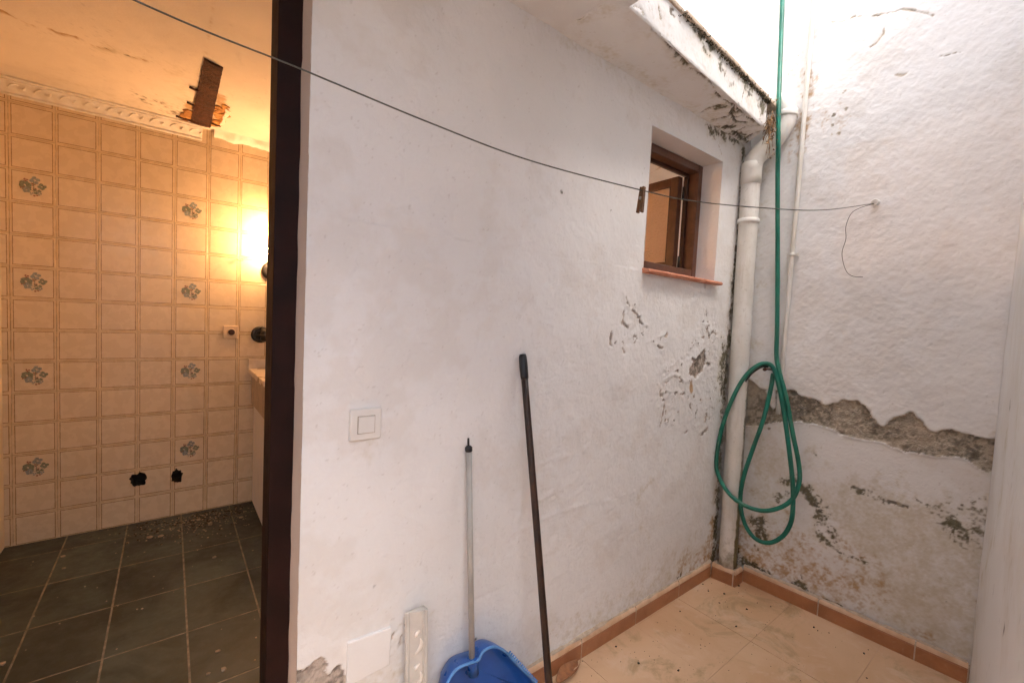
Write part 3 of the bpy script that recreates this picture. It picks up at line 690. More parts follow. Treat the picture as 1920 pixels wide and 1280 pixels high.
S.stroke(2, [(402,0),(384,100)], .0035, amp=.003, soft=.006, k=.5)
S.stroke(1, [(290,190),(345,222)], .04, amp=.06, soft=.03, k=.35)
S.stroke(2, [(1216,328),(1240,312),(1278,298)], .006, amp=.012, soft=.008, k=.8); S.stroke(1, [(1244,292),(1247,300)], .02, amp=.02, soft=.01)
S.build('plaster_sheet', M['ceil'], kc, (.76, .69, .61))
MB().box(KX0-.2, KX1+.15, WT-.02, KY1+.25, KZ+.05, KZ+.2).build('slab', M['ochre'], kc)

# ================================================================== THINGS
# ---- cornice along the tiled wall, with pressed leaf ornaments
def cornice_parts(root, a, b, out, up, n_orn, wd, mat, orn_first=.06, dep=.03, omat=None):
    """profiled strip from a to b; out = away from its backing, up = across its width"""
    a = np.array(a, float); b = np.array(b, float); out = np.array(out, float); up = np.array(up, float)
    k_ = dep-.014
    pr = [(0, 0), (.010, .001), (.013, .007), (.009, .011), (.011, .015), (.011+k_*.45, .5*wd), (.011+k_*.86, wd-.017), (.009+k_*.86, wd-.013), (dep-.001, wd-.009), (dep, wd-.002), (dep-.008, wd), (0, wd)]
    MB().extrude(pr, a, b, out, up).build('strip', mat, root, .0015)
    d = b-a; L = np.linalg.norm(d); d /= L; s = orn_first; k = 0
    while s < L-.03:
        c = a+d*s+up*wd*.5+out*(.013+k_*.45); m_ = MB(); m_.smooth = True
        for (t0, t1, h, bend) in ((-.030, .012, .010, .010), (.018, .034, .008, -.004)):
            path = [c+d*(t0+(t1-t0)*q/6)+(up+out*k_/wd)*(bend*math.sin(math.pi*q/6)+(-h+2*h*q/6)*.8) for q in range(7)]
            m_.tube(path, [.0012, .0035, .0052, .006, .0052, .0035, .0012], 8)
        m_.build('leaf_ornament', omat or mat, root); s += .092; k += 1
ck = thing('ceiling_cornice', 'broken plaster cornice with leaf pattern between tiles and kitchen ceiling', 'cornice', (-.25, KY1, 2.34))
cornice_parts(ck, (KX0+.01, KY1-.004, 2.345), (.150, KY1-.004, 2.342), (0, -1, 0), (0, 0, 1), 8, .076, M['gypsum'], dep=.066)
# torn plaster edge where the cornice has come off
b = MB(); n = 60; vs = []; fs = []; b.smooth = True
for k in range(n+1):
    x = .21+.62*k/n; j = fbm(np.array([x]), np.array([.1]), 16, 77, 4)[0]; j2 = fbm(np.array([x]), np.array([.7]), 30, 78, 3)[0]
    zb = 2.378+.030*j
    vs += [(x, KY1-.003, zb), (x, KY1-.020-.012*j2, zb+.006), (x, KY1-.032-.014*j, zb+.022+.006*j2), (x, KY1-.055+.02*j2, KZ+.006)]
for k in range(n):
    for q in range(3): i = k*4+q; fs.append((i, i+1, i+5, i+4))
b.add(vs, fs); b.build('torn_edge', M['gypsum'], kc)

# ---- rusty beam in the broken ceiling
rb = thing('rusty_beam', 'rusted steel beam showing through the broken kitchen ceiling', 'beam', (.14, 2.9, KZ))
b = MB(); n = 40; rg = random.Random(2); vs = []; fs = []
for k in range(n+1):
    f_ = k/n; y = 2.44+f_*(3.335-2.44); xl = .112-.022*f_+rg.uniform(-.001, .001); xr = .184+.004*f_+rg.uniform(-.001, .001)
    y2 = y+.03*(1-f_)
    vs += [(xl, y, KZ+.02), (xl, y, KZ-.008+rg.uniform(-.002, .002)), ((xl+xr)/2, (y+y2)/2, KZ-.011+rg.uniform(-.003, .003)), (xr, y2, KZ-.008+rg.uniform(-.002, .002)), (xr, y2, KZ+.02)]
for k in range(n):
    for q in range(4): i = k*5+q; fs.append((i, i+5, i+6, i+1))
fs += [(0, 1, 2, 3, 4), tuple(n*5+q for q in (4, 3, 2, 1, 0))]
b.add(vs, fs); b.build('flange', M['rust'], rb)
b = MB()
for (p, q) in (((.02, 3.285), (.19, 3.305)), ((.065, 3.02), (.12, 3.03)), ((.07, 2.80), (.115, 2.81)), ((.19, 3.25), (.235, 3.26))):
    b.tube([(p[0], p[1], KZ-.006), ((p[0]+q[0])/2, (p[1]+q[1])/2, KZ-.010), (q[0], q[1], KZ-.006)], .006, 7)
b.build('tie_rod', M['rust'], rb)
# broken plaster flakes round it
b = MB(); rg = random.Random(9)
for k in range(44):
    a = rg.choice(((.205, 2.98), (.215, 3.02), (.205, 3.08), (.205, 3.02), (.225, 3.12), (.215, 3.2), (.20, 3.28), (.075, 3.18), (.07, 3.27))); c = np.array([a[0]+rg.gauss(0, .014), a[1]+rg.gauss(0, .03), KZ-.001])
    pts = [c+np.array([math.cos(e)*rg.uniform(.010, .026), math.sin(e)*rg.uniform(.012, .034), rg.uniform(-.004, .003)]) for e in np.linspace(0, 2*math.pi, 7)[:-1]]
    b.prism(pts, (0, 0, -.004))
b.build('broken_plaster', M['ochre'], rb)
b = MB(); edge = [(.232, 2.96), (.262, 2.99), (.258, 3.06), (.246, 3.12), (.252, 3.2), (.236, 3.26), (.226, 3.24), (.236, 3.17), (.232, 3.1), (.238, 3.03)]
b.prism([(x, y, KZ-.002) for x, y in edge], (0, 0, -.006)); b.build('curled_plaster', M['gypsum'], rb, .002)

# ---- wall lamp, lit
lp = thing('wall_lamp', 'lit two-bulb wall lamp with black base behind the door jamb', 'lamp', (.545, KY1, 1.58))
b = MB()
b.tube([(.545, KY1-.004, 1.585), (.545, KY1-.018, 1.585), (.545, KY1-.024, 1.585)], [.062, .060, .040], 24); b.build('wall_plate', M['black'], lp)
b = MB(); b.smooth = True
b.tube(spline([(.545, KY1-.02, 1.585), (.540, KY1-.07, 1.580), (.535, KY1-.11, 1.60), (.533, KY1-.12, 1.645)], 6), .011, 10)
b.tube([(.533, KY1-.12, 1.635), (.533, KY1-.12, 1.665)], [.020, .024], 16); b.build('arm', M['black'], lp)
b = MB(); b.tube(spline([(.545, KY1-.02, 1.60), (.556, KY1-.05, 1.70), (.552, KY1-.09, 1.765)], 6), .008, 10); b.tube([(.552, KY1-.09, 1.755), (.552, KY1-.09, 1.785)], [.018, .022], 16); b.build('arm', M['black'], lp)
def ball(c, r_, sz=1.0, nu=20, nv=12):
    b = MB(); b.smooth = True; vs = []; fs = []
    for i in range(nv+1):
        th = math.pi*i/nv
        for k in range(nu): ph = 2*math.pi*k/nu; vs.append((c[0]+r_*math.sin(th)*math.cos(ph), c[1]+r_*math.sin(th)*math.sin(ph), c[2]+r_*sz*math.cos(th)))
    for i in range(nv):
        for k in range(nu): fs.append((i*nu+k, i*nu+(k+1) % nu, (i+1)*nu+(k+1) % nu, (i+1)*nu+k))
    return b.add(vs, fs)
ball((.533, KY1-.12, 1.705), .038, 1.1).build('bulb', M['bulb'], lp); ball((.552, KY1-.09, 1.825), .038, 1.1).build('bulb', M['bulb'], lp)

# ---- black wall fitting under the lamp, socket, hook
pf = thing('black_wall_fitting', 'round black wall fitting with stub arm above the kitchen worktop', 'wall fitting', (.49, KY1, 1.15))
b = MB(); b.tube([(.485, KY1-.004, 1.15), (.485, KY1-.020, 1.15), (.485, KY1-.026, 1.15)], [.056, .056, .046], 26); b.build('rosette', M['black'], pf)
b = MB(); b.tube([(.478, KY1-.05, 1.15), (.490, KY1-.05, 1.15), (.545, KY1-.055, 1.152), (.56, KY1-.056, 1.152)], [.036, .046, .046, .038], 20); b.tube([(.485, KY1-.02, 1.15), (.487, KY1-.05, 1.15)], .03, 16); b.build('body', M['black'], pf)
b = MB(); b.tube([(.45, KY1-.10, 1.148), (.56, KY1-.104, 1.146), (.66, KY1-.106, 1.145)], .007, 10); b.build('rod', M['black'], pf)
so_ = thing('wall_socket', 'cream single wall socket on the kitchen tiles', 'socket', (.314, KY1, 1.163))
MB().box(.272, .356, KY1-.016, KY1-.003, 1.121, 1.205).build('plate', M['beige'], so_, .004)
b = MB(); b.tube([(.318, KY1-.0162, 1.163), (.318, KY1-.019, 1.163)], [.024, .022], 22); b.build('rim', M['beige'], so_)
b = MB(); b.tube([(.318, KY1-.0192, 1.163), (.318, KY1-.0196, 1.163)], [.019, .019], 22); b.build('well', M['brown'], so_)
for dx in (-.0095, .0095):
    b = MB(); b.tube([(.318+dx, KY1-.0197, 1.163), (.318+dx, KY1-.0215, 1.163)], .003, 8); b.build('contact', M['black'], so_)
hk = MB(); hk.tube(spline([(.345, KY1-.002, 1.640), (.345, KY1-.02, 1.638), (.352, KY1-.028, 1.632), (.372, KY1-.03, 1.632), (.378, KY1-.03, 1.645)], 5), .0022, 8)
tag(hk.build('small_hook', M['brass']), 'tiny metal hook on the kitchen tiles left of the lamp', 'hook')

# ---- masonry worktop
kt = thing('kitchen_worktop', 'masonry kitchen worktop with stone top, half hidden by the door jamb', 'worktop', (.9, 3.1, 0))
MB().box(.418, 1.9, 2.812, KY1-.004, .886, .921).build('top', M['marble'], kt, .004)
MB().box(.436, 1.88, 2.835, KY1-.006, .685, .8855).build('apron', M['apron'], kt, .004)
MB().box(.452, 1.86, 2.83, KY1-.008, .002, .6845).build('base', M['plain'], kt, .004)
MB().box(.415, 1.9, KY1-.026, KY1-.0035, .9215, .985).build('upstand', M['marble'], kt, .003)

# ---- rubble on the kitchen floor
b = MB(); rg = random.Random(12)
def chip(b, c, s, rg):
    pts = [np.array(c)+np.array([math.cos(e)*s*rg.uniform(.6, 1.2), math.sin(e)*s*rg.uniform(.5, 1.0), 0]) for e in np.linspace(0, 2*math.pi, 6)[:-1]]
    b.prism(pts, (rg.uniform(-.2, .2)*s, rg.uniform(-.2, .2)*s, s*rg.uniform(.3, .8)))
for k in range(380):
    if k < 330: x = rg.gauss(.16, .16); y = 3.36-abs(rg.gauss(0, .16)); s = rg.uniform(.0015, .006)
    else: x = rg.uniform(KX0, .45); y = rg.uniform(1.8, 3.38); s = rg.uniform(.0015, .0045)
    if x > .44 or x < KX0+.02: continue
    chip(b, (x, y, .0005), s, rg)
for px_, s in (((402,1045), .012), ((118,1043), .010), ((120,1065), .010), ((302,1005), .016), ((280,1008), .018), ((372,975), .012), ((395,983), .014), ((345,980), .010), ((420,1255), .012), ((390,1263), .008), ((5,1245), .012), ((410,1220), .010), ((452,970), .012), ((240,1018), .010)):
    p = at(*px_, 2, 0); chip(b, (p[0], p[1], .0005), s, rg)
tag(b.build('plaster_rubble', M['chip']), 'crumbs of fallen plaster scattered on the dark kitchen floor', 'rubble', kind='stuff')
b = MB()
for k in range(300):
    x = rg.gauss(.2, .2); y = 3.37-abs(rg.gauss(0, .13))
    if x > .44 or x < KX0+.02: continue
    chip(b, (x, y, .0005), rg.uniform(.002, .006), rg)
tag(b.build('dark_rubble', M['crumb']), 'dark crumbs of dirt along the foot of the tiled wall', 'dirt', kind='stuff')

# ---- door frame (right jamb, head, left jamb out of view)
df = thing('door_frame', 'dark brown door frame of the kitchen doorway', 'door frame', (.2, WA+.06, 0))
MB().box(.190, .2430, WA+.022, WA+.11, .0, 2.165).build('jamb', M['frame'], df, .002)
MB().box(DX0+.008, DX0+.066, WA+.018, WA+.11, .0, 2.165).build('jamb', M['frame'], df, .002)
MB().box(DX0+.008, .2430, WA+.022, WA+.11, 2.1665, 2.198).build('head', M['frame'], df, .002)
MB().box(.1935, .2080, WA+.112, WA+.13, .0, 2.16).build('stop', M['frame'], df, .002)

# ---- window: frame, open sash with obscured glass, tile sill
wn_ = thing('window', 'small brown window with its sash opened inwards', 'window', (1.86, WA+.1, WZ0))
y0, y1 = WA+.098, WA+.150
def frame(root, nm, x0, x1, z0, z1, wd, y0, y1, mat):
    MB().box(x0, x0+wd, y0, y1, z0, z1).build(nm, mat, root, .003); MB().box(x1-wd, x1, y0, y1, z0, z1).build(nm, mat, root, .003)
    MB().box(x0+wd+.0005, x1-wd-.0005, y0+.001, y1-.001, z1-wd, z1-.0003).build(nm, mat, root, .003); MB().box(x0+wd+.0005, x1-wd-.0005, y0+.001, y1-.001, z0+.0003, z0+wd).build(nm, mat, root, .003)
frame(wn_, 'frame_rail', WX0+.002, WX1-.002, WZ0+.028, WZ1-.002, .038, y0, y1, M['sash'])
frame(wn_, 'rebate', WX0+.030, WX1-.030, WZ0+.056, WZ1-.030, .022, y1+.001, y1+.022, M['brown'])
sh = bpy.data.objects.new('sash', None); COL.objects.link(sh); sh.location = (WX1-.062, y1+.034, 0); sh.rotation_euler = (0, 0, R(-93)); sh.empty_display_size = .05
bpy.context.view_layer.update()
sh.parent = wn_; sh.matrix_parent_inverse = Matrix.Translation(-Vector(wn_.location))
SW = .485; sz0, sz1 = WZ0+.068, WZ1-.046
def sp_(b, nm, mat, bev=.003):
    o = link(nm, b.mesh(nm), mat); o.parent = sh
    if bev: m = o.modifiers.new('bevel', 'BEVEL'); m.width = bev; m.segments = 2
    return o
for a, c_, d_, e in ((-.045, 0, sz0, sz1), (-SW, -SW+.045, sz0, sz1)): sp_(MB().box(a, c_, -.018, .018, d_, e), 'sash_rail', M['sash'])
for d_, e in ((sz0+.0003, sz0+.045), (sz1-.045, sz1-.0003)): sp_(MB().box(-SW+.0455, -.0455, -.017, .017, d_, e), 'sash_rail', M['sash'])
sp_(MB().box(-SW+.044, -.044, -.003, .003, sz0+.044, sz1-.044), 'pane', M['glass'], 0)
sp_(MB().box(-.058, -.0455, -.010, .010, sz0+.046, sz1-.046), 'glazing_bead', M['brown'])
for z in (WZ0+.11, WZ1-.13):
    b = MB(); b.tube([(WX1-.050, y1+.020, z-.03), (WX1-.050, y1+.020, z+.03)], .007, 10); b.build('hinge', M['black'], wn_)
sl_ = MB(); prof = [(-.03, .019), (.02, .019), (.11, .006), (.145, .001), (.151, -.004), (.152, -.010), (.147, -.015), (.135, -.016), (-.03, -.016)]
for k in range(4):
    xa = WX0-.004+(WX1+.030-WX0+.004)*k/4; xb = WX0-.004+(WX1+.030-WX0+.004)*(k+1)/4-.0015
    b = MB(); b.extrude(prof, (xa, WA+.118, WZ0+.008-.001*k), (xb, WA+.118, WZ0+.008-.001*k), (0, -1, 0), (0, 0, 1)); b.build('sill_tile', M['cotto'], wn_, .002)

# ---- skirting
def skirt_piece(a, b_, root, face, name='skirting_tile', h=.082, th=.012):
    a = np.array((*a, 0.0005)); b_ = np.array((*b_, 0.0005)); f_ = np.array((*face, 0.0)); z = np.array([0, 0, 1.0])
    m_ = MB(); m_.extrude([(0, 0), (th, 0), (th, h-.026), (th-.0018, h-.0245), (th, h-.023), (th-.0005, h-.019), (0, h-.019)], a, b_, f_, z)
    o = m_.build(name, M['skirt'], root)
    e = MB(); e.extrude([(0, h-.0188), (th-.0005, h-.0188), (th-.0015, h-.011), (th-.004, h-.005), (th-.008, h), (0, h+.0005)], a, b_, f_, z); e.build('edge', M['skirt_top'], o)
    d_ = (b_-a)/np.linalg.norm(b_-a); g = MB(); g.extrude([(-.001, 0), (th-.0003, 0), (th-.0003, h-.012), (-.001, h-.006)], b_-d_*.0005, b_+d_*.0052, f_, z); g.build('joint', M['mortar'], root)
    o_ = bpy.data.objects[o.name].children[0]; o_.parent = o; o_.matrix_parent_inverse = Matrix.Identity(4)
    o_.matrix_parent_inverse = (Matrix.Translation(-Vector(root.location))).inverted() @ Matrix.Translation(-Vector(root.location))
    return o
skA = thing('tile_skirting', 'brown tile skirting along the foot of the window wall', 'skirting', (1.6, WA-.01, 0))
xs = [.262, .60, .950, 1.309, 1.662, 2.010, 2.318]
for p, q in zip(xs, xs[1:]): skirt_piece((p+.0025, WA-.002), (q-.0025, WA-.002), skA, (0, -1))
skP = thing('tile_skirting', 'two short brown skirting tiles boxing in the foot of the downpipe', 'skirting', (2.36, 1.03, 0))
skirt_piece((2.332, WA-.016), (2.3475, 1.020), skP, (-1, -.14)); skirt_piece((2.338, 1.0155), (2.420, 1.0155), skP, (0, -1))
b = MB(); b.prism([(2.3345, WA-.012, .004), (2.349, 1.0175, .004), (2.432, 1.0175, .004), (2.432, WA-.012, .004)], (0, 0, .076)); b.build('mortar_fill', M['mortar'], skP)
def onB(y, off=0.0):
    t_ = (WA-y)/(WA-YB1); return np.array([XB0+(XB1-XB0)*t_-off, y])
skB = thing('tile_skirting', 'brown tile skirting along the foot of the peeling wall', 'skirting', (2.45, .6, 0))
ys = [1.012, .668, .324, .168]
for p, q in zip(ys, ys[1:]):
    a = onB(p-.0025, .0); c_ = onB(q+.0025, .0); skirt_piece(a, c_, skB, (-1, -.054))
# ragged mortar bead on top of the skirting
def bead(root, a, b_, face, seed):
    a = np.array((*a, .083)); b_ = np.array((*b_, .083)); f_ = np.array((*face, 0.)); n = 120; vs = []; fs = []; m_ = MB(); m_.smooth = True
    for k in range(n+1):
        s_ = k/n; p = a+(b_-a)*s_; j = fbm(np.array([s_*3]), np.array([seed*.37]), 14, seed, 4)[0]; w_ = max(.0015, .0045+.006*j)
        vs += [p+f_*w_*1.6, p+f_*w_+np.array([0, 0, w_*.8]), p+np.array([0, 0, w_*1.6])-f_*.004]
    for k in range(n):
        for q in range(2): i = k*3+q; fs.append((i, i+3, i+4, i+1))
    m_.add(vs, fs); m_.build('mortar_bead', M['mortar'], root)
bead(skA, (.262, WA-.002), (2.325, WA-.002), (0, -1), 101); bead(skB, onB(1.01, .001), onB(.175, .001), (-1, -.05), 103)

# ---- downpipe
dp = thing('downpipe', 'fat white plastic downpipe in the corner, green with algae at its foot', 'downpipe', (2.37, 1.07, .08))
pipe = [(2.380, 1.068, .080), (2.374, 1.074, .6), (2.366, 1.082, 1.2), (2.360, 1.088, 1.75), (2.357, 1.092, 2.20)]
P_ = spline(pipe, 12)
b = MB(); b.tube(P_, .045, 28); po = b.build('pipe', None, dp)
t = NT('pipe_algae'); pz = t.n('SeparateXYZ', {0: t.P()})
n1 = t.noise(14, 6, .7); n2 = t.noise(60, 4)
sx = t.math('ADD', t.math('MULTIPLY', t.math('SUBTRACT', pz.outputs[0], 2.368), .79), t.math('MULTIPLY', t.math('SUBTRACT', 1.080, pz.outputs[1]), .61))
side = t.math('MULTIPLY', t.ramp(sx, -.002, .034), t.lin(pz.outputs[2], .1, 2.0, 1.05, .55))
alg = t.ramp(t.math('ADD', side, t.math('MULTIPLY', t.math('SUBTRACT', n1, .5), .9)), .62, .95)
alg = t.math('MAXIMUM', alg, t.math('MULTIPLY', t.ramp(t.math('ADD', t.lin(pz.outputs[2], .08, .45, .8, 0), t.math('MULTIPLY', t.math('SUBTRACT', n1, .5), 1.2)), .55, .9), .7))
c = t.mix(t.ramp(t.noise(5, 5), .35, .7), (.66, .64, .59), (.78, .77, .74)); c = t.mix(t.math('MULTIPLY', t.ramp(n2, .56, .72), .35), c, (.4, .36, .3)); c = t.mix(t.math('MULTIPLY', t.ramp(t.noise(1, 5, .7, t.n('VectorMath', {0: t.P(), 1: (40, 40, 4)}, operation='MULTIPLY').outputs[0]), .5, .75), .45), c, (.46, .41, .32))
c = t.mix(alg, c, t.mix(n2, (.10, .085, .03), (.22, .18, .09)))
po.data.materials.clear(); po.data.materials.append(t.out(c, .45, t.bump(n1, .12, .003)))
b = MB(); b.tube(P_[-4:], [.0485]*3+[.0485], 28); b.build('socket', M['pvc'], dp)
def ring_at(root, z, r_, h, nm, mat, lug=True):
    i = int(np.argmin(abs(P_[:, 2]-z))); c = P_[i]
    b = MB(); b.tube([(c[0], c[1], z-h/2), (c[0], c[1], z-h/4), (c[0], c[1], z+h/4), (c[0], c[1], z+h/2)], [r_-.002, r_, r_, r_-.002], 28)
    if lug: b.box(c[0]+r_-.01, c[0]+r_+.014, c[1]-.012, c[1]+.004, z-.007, z+.007)
    return b.build(nm, mat, root)
ring_at(dp, 1.905, .0525, .022, 'clamp', M['pvc'])
b = MB(); b.smooth = True
el = spline([(2.370, 1.10, 2.47), (2.388, 1.04, 2.485), (2.399, .985, 2.472), (2.403, .964, 2.41), (2.398, .985, 2.335), (2.380, 1.04, 2.27), (2.362, 1.08, 2.22), (2.358, 1.09, 2.17)], 8)
b.tube(el, .0460, 26); b.build('swan_neck', M['pvc'], dp)
b = MB(); b.tube(el[22:26], .0495, 26); b.build('coupling', M['pvc'], dp)

# ---- thin conduit on wall B
cd = thing('thin_conduit', 'thin white pipe running straight down the peeling wall beside the hose', 'pipe', (2.44, .897, 1.1))
pts = [(*onB(.894, .022), TOP-.05), (*onB(.8955, .022), 2.4), (*onB(.898, .022), 1.75), (*onB(.900, .022), 1.16), (*onB(.902, .022), .93)]
b = MB(); b.tube(spline(pts, 8), .0105, 14); b.build('pipe', M['pvc'], cd)
for z in (1.728,):
    p = onB(.897, .022); b = MB(); b.tube([(p[0], p[1], z-.008), (p[0], p[1], z+.008)], .0145, 14); b.box(p[0]-.003, p[0]+.016, p[1]-.026, p[1]-.010, z-.006, z+.006); b.box(p[0]-.003, p[0]+.016, p[1]+.010, p[1]+.024, z-.006, z+.006); b.build('clip', M['pvc'], cd)

# ---- green hose looped on a nail
hs_ = thing('garden_hose', 'green garden hose hanging from above, looped over a nail in the corner', 'hose', (2.36, .93, .3))
def H(x, y, X): return at(x, y, 0, X)
path = [H(1472,-160,2.425), H(1467,0,2.42), H(1463,110,2.385), H(1460,200,2.332), H(1459,275,2.335), H(1458,340,2.375), H(1458,500,2.415), H(1457,620,2.41), H(1456,668,2.395),
        H(1462,700,2.375), H(1474,745,2.375), H(1487,815,2.385), H(1497,865,2.39), H(1499,900,2.385), H(1488,932,2.37), H(1465,950,2.35), H(1432,957,2.33), H(1398,948,2.315), H(1370,928,2.305), H(1351,900,2.30), H(1343,870,2.30), H(1349,822,2.30),
        H(1362,775,2.30), H(1385,724,2.31), H(1408,694,2.325), H(1432,681,2.345), H(1450,690,2.365),
        H(1463,735,2.365), H(1474,800,2.37), H(1484,880,2.37), H(1487,930,2.37), H(1484,975,2.37), H(1468,1004,2.365), H(1442,1017,2.36), H(1415,1008,2.355), H(1396,980,2.35), H(1388,940,2.35), H(1394,895,2.35), H(1412,840,2.355), H(1430,790,2.36), H(1444,735,2.37), H(1450,700,2.39)]
b = MB(); b.tube(spline(path, 7), .0104, 12); b.build('tube', M['hose'], hs_)
p2 = [H(1440,686,2.395), H(1428,686,2.375), H(1410,697,2.36), H(1397,712,2.36)]
b = MB(); b.tube(spline(p2, 6), .0095, 12); b.tube([p2[-1], p2[-1]+(p2[-1]-p2[-2])*.3], .012, 12); b.build('end_piece', M['black'], hs_)
b = MB(); p = H(1446,692,2.43); b.tube([p+np.array([.02, 0, -.004]), p+np.array([-.075, 0, .004])], .004, 8); b.tube([p+np.array([-.073, 0, .0]), p+np.array([-.078, 0, .004])], .009, 10)
tag(b.build('nail', M['rust']), 'rusty nail in the peeling wall that the green hose hangs on', 'nail')

# ---- clothes line, hook, peg
hx = onB(.590, 0.0); hook = np.array([hx[0]-.03, .590, 1.932])
def L_(x, y, xx): return at(x, y, 1, .59+(2.46-xx)*.15)
lp_ = [hook+np.array([-.004, .002, -.006]), L_(1540,394,2.1), L_(1420,389,1.7), L_(1300,377,1.4), L_(1208,358,1.2), L_(1000,303,.85), L_(810,232,.5), L_(565,130,.2), L_(250,0,-.05), (-.55, 1.04, 1.93), (-1.29, 1.12, 2.08)]
cl = thing('clothes_line', 'thin clothes line stretched across the wall and doorway', 'clothes line', tuple(hook))
b = MB(); b.tube(spline(lp_, 10), .0017, 8); b.build('line', M['line'], cl)
tail = [hook+np.array([-.004, .002, -.006]), at(1610,391,0,2.44), at(1595,402,0,2.44), at(1586,425,0,2.44), at(1586,448,0,2.44), at(1579,472,0,2.445), at(1581,492,0,2.445), at(1588,510,0,2.445), at(1600,518,0,2.445), at(1618,519,0,2.445)]
b = MB(); b.tube(spline(tail, 6), .0013, 7); b.build('loose_end', M['wire'], cl)
hkb = thing('line_hook', 'small white ring hook in the peeling wall holding the clothes line', 'hook', (hx[0], .59, 1.93))
b = MB(); b.tube([(hx[0]+.012, .590, 1.936), (hx[0]-.022, .590, 1.936)], [.014, .010], 14); b.build('shank', M['white_plastic'], hkb)
ring = [(hook[0]+.0, .590+.012*math.cos(a), 1.932+.012*math.sin(a)) for a in np.linspace(0, 2*math.pi*.92, 18)]
b = MB(); b.tube(ring, .0036, 8); b.build('ring', M['white_plastic'], hkb)
pg = thing('clothes_peg', 'weathered brown clothes peg clipped on the line in front of the window', 'clothes peg', tuple(L_(1208,358,1.2)))
c = L_(1207,358,1.2); u_ = np.array([.99, -.15, 0]); 
for s_, nm in ((-1, 'jaw'), (1, 'jaw')):
    a = c+u_*(-.004)+np.array([0, s_*.004, .010]); e = c+u_*(-.010)+np.array([0, s_*.007, -.062]); b = MB(); b.bar(a, e, .011, .0055, (0, 1, 0)); b.build(nm, M['peg'], pg, .001)
b = MB(); q = c+u_*(-.006)+np.array([0, 0, -.022]); b.tube([q-u_*.008, q+u_*.008], .0045, 10); b.build('spring', M['brass'], pg)

# ---- dry roots at the end of the eaves
dr = thing('dry_roots', 'tuft of dry brown roots hanging from the end of the eaves', 'roots', tuple(at(1446, 225, 1, .965))); rg = random.Random(21)
for k in range(26):
    s0 = at(1446+rg.uniform(-7, 6), 222+rg.uniform(-8, 16), 1, .965+rg.uniform(-.012, .02)); L0 = rg.uniform(.03, .20) if k < 14 else rg.uniform(.02, .09)
    p = s0.copy(); pts = [p.copy()]; dx, dy = rg.uniform(-.010, .004), rg.uniform(-.003, .003)
    for q in range(6): p = p+np.array([dx+rg.gauss(0, .004), dy+rg.gauss(0, .003), -L0/6]); pts.append(p.copy())
    r1 = rg.uniform(.0012, .0042); b = MB(); b.tube(spline(pts, 3), np.linspace(r1, .0007, 19), 6); b.build('root_strand', M['root'], dr)
b = MB()
for k in range(90):
    p = at(1447+rg.gauss(0, 6), 238+rg.gauss(0, 24), 1, .965+rg.gauss(0, .008)); s = rg.uniform(.003, .010); vs = [p+np.array([rg.gauss(0, 1), rg.gauss(0, .7), rg.gauss(0, 1)])*s*.7 for _ in range(4)]; b.add(vs, [(0,1,2), (0,2,3), (0,3,1), (1,3,2)])
tag(b.build('root_crumbs', M['root'], dr), kind='stuff')

# ---- light switch and blank cover plate
sw = thing('light_switch', 'white square light switch on the plastered wall', 'light switch', (.408, WA, 1.01))
b = MB(); b.box(.367, .450, WA-.012, WA+.002, 1.009, 1.093); b.build('plate', M['white_plastic'], sw, .0045, 3)
b = MB(); b.box(.3855, .4315, WA-.0135, WA-.0115, 1.0275, 1.0745); b.build('gap', M['apron'], sw)
b = MB(); b.box(.387, .430, WA-.0165, WA-.0125, 1.029, 1.073); b.build('rocker', M['white_plastic'], sw, .0015)
pc = MB(); q = [(.379, .340), (.499, .347), (.502, .457), (.379, .463)]
pc.prism([(x, WA-.008, z) for x, z in q], (0, .012, 0)); tag(pc.build('cover_plate', M['plain'], None, .003), 'square blank cover plate painted over, low on the plastered wall', 'cover plate')

# ---- offcut of cornice leaning on the wall
oc = thing('cornice_offcut', 'white cornice offcut with leaf pattern standing against the wall', 'moulding', (.555, 1.09, 0))
cornice_parts(oc, (.522, 1.062, .001), (.528, 1.108, .505), (0.02, -.996, .09), (.998, .02, 0), 5, .060, M['offcut'], .05, omat=M['gypsum'])

# ---- long handled blue dustpan
dpn = thing('dustpan', 'blue plastic dustpan with comb edge and long pale grey handle', 'dustpan', (.83, 1.06, 0))
YR, YK = 1.045, 1.125
def W_(x, y, Y): return at(x, y, 1, Y)
rim = [(836,1285),(845,1268),(856,1254),(870,1246),(884,1241),(897,1236),(903,1224),(912,1216),(923,1212),(936,1214),(948,1222),(958,1233),(975,1251),(1003,1281),(1020,1330),(1015,1390),(985,1418),(920,1432),(860,1430),(835,1405),(828,1340)]
R0 = np.array([W_(x, y, YR) for x, y in rim]); R0 = np.vstack([spline(np.vstack([R0, R0[:1]]), 4)[:-1]]); R0[:, 2] = np.maximum(R0[:, 2], .004)
cen = R0.mean(0); n = len(R0); rows = []
def ringp(f_, y): 
    r_ = cen+(R0-cen)*f_; r_[:, 1] = y; return r_
lip = ringp(1.03, YR-.001); lip2 = ringp(1.0, YR+.002)
inner = [ringp(.985, YR+.006), ringp(.94, YR+.03), ringp(.86, YR+.055), ringp(.70, YK-.012), ringp(.35, YK-.008)]
outer = [ringp(1.03, YR+.006), ringp(.985, YR+.032), ringp(.90, YR+.06), ringp(.73, YK-.004), ringp(.35, YK-.003)]
b = MB(); b.smooth = True
allr = outer[::-1]+[lip, lip2]+inner; vs = np.vstack(allr+[outer[-1].mean(0)[None], inner[-1].mean(0)[None]])
vs[:, 2] = np.maximum(vs[:, 2], .003)
fs = []
for i in range(len(allr)-1):
    for k in range(n): k2 = (k+1) % n; fs.append((i*n+k, i*n+k2, (i+1)*n+k2, (i+1)*n+k))
m0 = len(allr)*n
